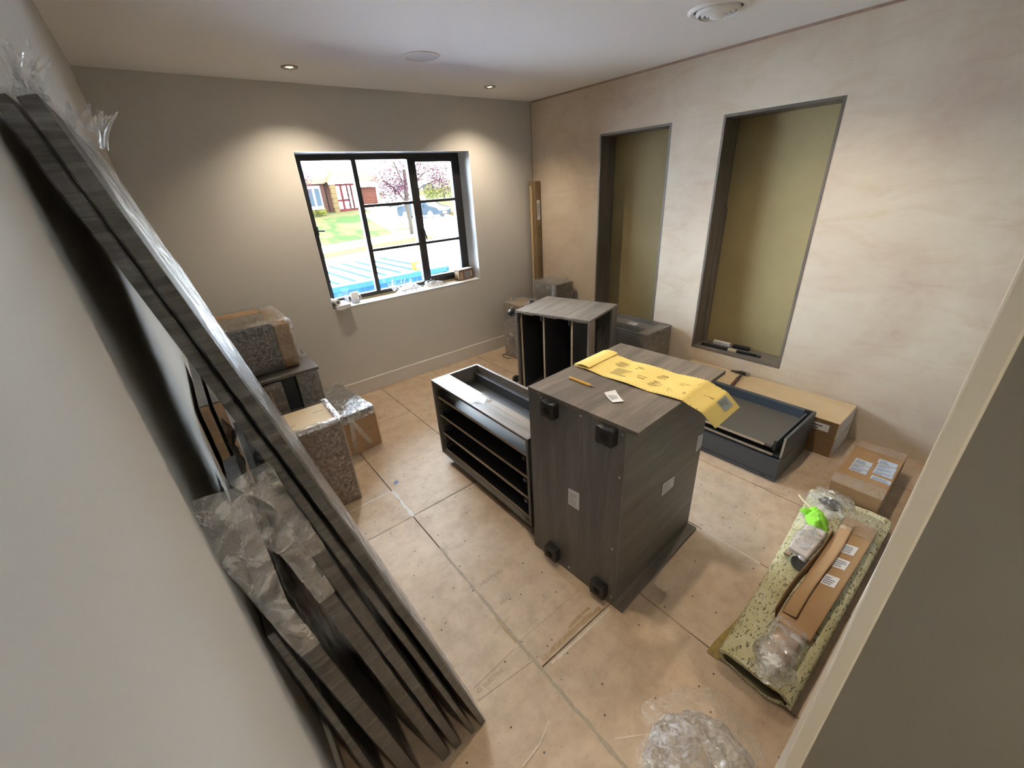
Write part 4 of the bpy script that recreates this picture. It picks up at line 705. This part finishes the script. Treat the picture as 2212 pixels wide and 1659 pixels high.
for x0,x1 in ((10.30,10.72),(12.70,13.10)):
    for i in range(6): MB().box((x0-.03*(i%2),HY-.95,.15+.42*i),(x1+.03*(i%2),HY-.55,.15+.42*i+.405)).build('quoin_stone', m_stone, r, .01)
MB().box((10.72,HY-.70,.20),(12.70,HY-.62,2.62)).build('door_surround', m_red, r)
for x0,x1,z0,z1 in ((10.82,11.16,.45,1.1),(10.82,11.16,1.3,2.45),(11.40,11.78,.45,1.1),(11.40,11.78,1.3,2.45),(11.96,12.14,.45,2.45),(12.34,12.58,.45,2.45)): MB().box((x0,HY-.74,z0),(x1,HY-.70,z1)).build('pane', m_wpvc, r)
k = MB()
for i in range(10):
    for sgn in (1,-1): x = 10.8+.20*i; k.cyl((x,HY-.76,.4 if sgn > 0 else 2.45),(x+.9 if x < 11.75 else x+.1,HY-.76,2.45 if sgn > 0 else .4),.012,n=5)
k.build('lattice', m_pipe, r)
for i in range(9): MB().box((13.42,HY+.12,.40+.205*i),(15.05,HY+.198,.40+.205*i+.19)).build('garage_slat', m_gar, r, .01)
MB().box((15.08,HY-.05,.3),(15.24,HY+.19,2.3)).build('white_post', m_wpvc, r); MB().cyl((10.02,HY-.08,0),(10.02,HY-.08,2.7),.05,n=8).build('drainpipe', m_pipe, r)
MB().box((7.5,HY-.5,.55),(9.45,HY-.02,2.55)).build('bay_window', m_wpvc, r, .03)
for x0 in (7.62,8.25,8.88): MB().box((x0,HY-.52,.85),(x0+.46,HY-.501,2.35)).build('pane', m_pane, r)
r = root('neighbour_house', 'pale rendered house partly hidden by the purple tree', 'house', (0,0,0)); MB().box((19,48,-.3),(34,56,5.8)).build('wall', m_render, r); MB().prism([(18.6,47.6,5.8),(18.6,56.4,5.8),(18.6,52,8.6)], (15.8,0,0)).build('roof', m_tile, r)
for x0 in (20.5,24,28): MB().box((x0,47.96,1.0),(x0+1.6,47.999,2.3)).build('window', m_pane, r)
r = root('garden_steps', 'flight of stone steps climbing beside the lawn', 'steps', (0,0,0))
for i in range(9):
    y = 29.0+.95*i; x = 11.0+.11*i; z = gz(x,y)+.06; MB().box((x,y,z-.5),(x+1.35,y+.97,z+.17)).build('step', m_conc, r, .02); MB().box((x+.02,y-.012,z-.02),(x+1.33,y-.002,z+.10)).build('riser_face', m_stone, r)
r = root('garden_wall', 'low stone wall between the driveway and the dry garden', 'wall', (0,0,0))
for i in range(14): MB().box((17.35+.05*i,28.6+.62*i,gz(17.4,28.6+.62*i)-.4),(17.75+.05*i,28.6+.62*i+.60,gz(17.4,28.6+.62*i)+.42+.03*(i%3))).build('stone', m_stone, r, .03)
def leaf_crown(name, parent, blobs, n, size, mat, seed):
    rnd = random.Random(seed); k = MB()
    for i in range(n):
        c, rad = rnd.choice(blobs); d = Vector((rnd.gauss(0,1),rnd.gauss(0,1),rnd.gauss(0,1))).normalized()*rad*(rnd.random()**.45); p = Vector(c)+d
        e = Vector((rnd.gauss(0,1),rnd.gauss(0,1),rnd.gauss(0,1))).normalized(); g = e.orthogonal().normalized(); s_ = size*rnd.uniform(.6,1.3)
        k.poly([p-e*s_, p+g*s_*.5, p+e*s_, p-g*s_*.5])
    o = k.build(name, mat, parent); o['kind'] = 'stuff'; return o
m_purple = plain('purple_leaves', (.050,.020,.026), .8, var=(.028,.013,.018), vscale=3); m_bark = plain('bark', (.035,.029,.022), .9); m_yelg = plain('yellow_green_leaves', (.058,.056,.008), .8, var=(.030,.040,.007), vscale=3); m_grn = plain('green_leaves', (.07,.12,.03), .7)
tx, ty = 11.5, 27.0; tz = gz(tx,ty)
r = root('purple_tree', 'purple-leaved street tree in front of the driveway', 'tree', (tx,ty,tz)); MB().tube([(0,0,-.2),(.03,0,1.0),(-.05,0,2.2),(.1,0,3.2),(.25,.1,4.4)], .15, 10).build('trunk', m_bark, r, smooth=True)
for a_, b_ in (((0,0,2.2),(-1.5,.2,3.8)),((0,0,2.5),(1.7,-.2,4.2)),((.1,0,3.0),(.9,.3,5.0)),((0,0,2.9),(-.7,-.3,4.9)),((.1,0,2.4),(2.6,.1,3.6))): MB().tube([a_, tuple((Vector(a_)+Vector(b_))/2+Vector((0,0,.2))), b_], .06, 7).build('branch', m_bark, r)
leaf_crown('crown', r, [((-1.3,0,3.6),1.25),((-.2,0,4.3),1.5),((1.2,0,4.2),1.5),((2.5,0,4.3),1.4),((3.2,0,3.7),1.0),((-.6,0,3.1),1.0),((.3,.2,5.6),1.6),((2,0,5.6),1.5)], 5200, .095, m_purple, 5)
r = root('purple_tree', 'smaller purple-leaved tree beside the bay window', 'tree', (5.9,34.5,gz(5.9,34.5))); MB().tube([(0,0,-.2),(0,0,1.4),(.1,0,2.6)], .09, 8).build('trunk', m_bark, r); leaf_crown('crown', r, [((.2,0,2.6),.8),((.5,0,3.4),.9),((.0,0,4.2),1.0)], 1300, .09, m_purple, 8)
r = root('yellow_shrub', 'large yellow-green shrub behind the parked car', 'shrub', (22.0,39.5,gz(22,39.5)+.0)); MB().tube([(0,0,-.1),(0,0,.8)], .08, 7).build('stem', m_bark, r); leaf_crown('foliage', r, [((-1.5,0,.9),.9),((-.2,0,1.3),1.1),((1.2,0,1.2),1.1),((2.4,0,1.0),1.0)], 2600, .10, m_yelg, 9)
r = root('garden_shrub', 'small yellow shrub under the bay window', 'shrub', (8.3,39.4,gz(8.3,39.4))); MB().tube([(0,0,-.1),(0,0,.4)], .05, 6).build('stem', m_bark, r); leaf_crown('foliage', r, [((-.5,0,.35),.5),((.5,0,.35),.5)], 700, .08, m_yelg, 10)
def car(label, loc, rz, mat, seed=0):
    r = root('car', label, 'car', loc, rz)      # front at local -y
    prof = [(-2.15,.35),(-2.2,.62),(-2.05,.80),(-1.25,.98),(-.55,1.42),(.75,1.46),(1.55,1.05),(2.1,.98),(2.2,.6),(2.1,.3)]
    m = MB(); secs = [(-.88,.0),(-.80,1),(.80,1),(.88,0)]; n = len(prof)
    v = [(x*(1 if z < 1.0 else .82), y, z) for x, s_ in secs for y, z in prof]
    f = [(i*n+j,i*n+j+1,(i+1)*n+j+1,(i+1)*n+j) for i in range(3) for j in range(n-1)]+[tuple(range(n)), tuple(reversed(range(3*n,4*n)))]
    f += [(i*n+n-1,i*n,(i+1)*n,(i+1)*n+n-1) for i in range(3)]
    m.add(v, f).build('body', mat, r, .05)
    MB().hexa([(-.68,-1.24,1.0),(.68,-1.24,1.0),(.68,-1.20,1.0),(-.68,-1.20,1.0),(-.58,-.60,1.42),(.58,-.60,1.42),(.58,-.56,1.42),(-.58,-.56,1.42)]).build('windscreen', plain('car_glass', (.03,.04,.05), .15), r)
    for sx in (-1,1):
        for y in (-1.35,1.35): MB().cyl((sx*.72,y,.32),(sx*.90,y,.32),.32,n=24).build('wheel', m_black, r, .03)
        MB().box((sx*.55-.2,-2.22,.62),(sx*.55+.2,-2.12,.76)).build('headlight', m_chrome, r, .02); MB().box((sx*.95-.08,-.75,.98),(sx*.95+.08,-.65,1.1)).build('mirror', mat, r, .02)
    MB().box((-.26,-2.24,.40),(.26,-2.20,.52)).build('number_plate', m_white, r); MB().box((-.35,-2.23,.58),(.35,-2.19,.70)).build('grille', m_black, r, .02)
    return r
m_cargrey = plain('blue_grey_car_paint', (.020,.028,.036), .3); car('blue-grey car parked nose-on by the driveway', (15.1,31.5,gz(15.1,31.5)+.08), .42, m_cargrey); car('white car parked farther up the driveway behind the tree', (16.4,38.0,gz(16.4,38)+.08), .3, m_wpvc)
for nm, kf in (('patchy_lawn',.40),('dry_grass',.40),('garden_bank',.40),('container_blue',.62),('container_roof_groove_shade',.6),('red_brick',.55),('sandstone',.55),('clay_tiles',.55),('red_paint',.6),('garage_timber',.6),('dark_pane',.5),('drainpipe',.5),('purple_leaves',.6),('bark',.6),('yellow_green_leaves',.6),('blue_grey_car_paint',.6),('car_glass',.6),('orange_packet',.6)):
    tt = bpy.data.materials[nm].node_tree; bb = tt.nodes['Principled BSDF']; bb.inputs['Specular IOR Level'].default_value = .02
    for nd in tt.nodes:
        if nd.type == 'VALTORGB' and not any(l.to_node.type == 'MIX' and l.to_socket.name == 'B' for l in nd.outputs[0].links):
            for el in nd.color_ramp.elements: el.color = tuple(c*kf for c in el.color[:3])+(1,)
        if nd.type == 'TEX_BRICK':
            for q_ in ('Color1','Color2','Mortar'): nd.inputs[q_].default_value = tuple(c*kf for c in nd.inputs[q_].default_value[:3])+(1,)
    bb.inputs['Base Color'].default_value = tuple(c*kf for c in bb.inputs['Base Color'].default_value[:3])+(1,)
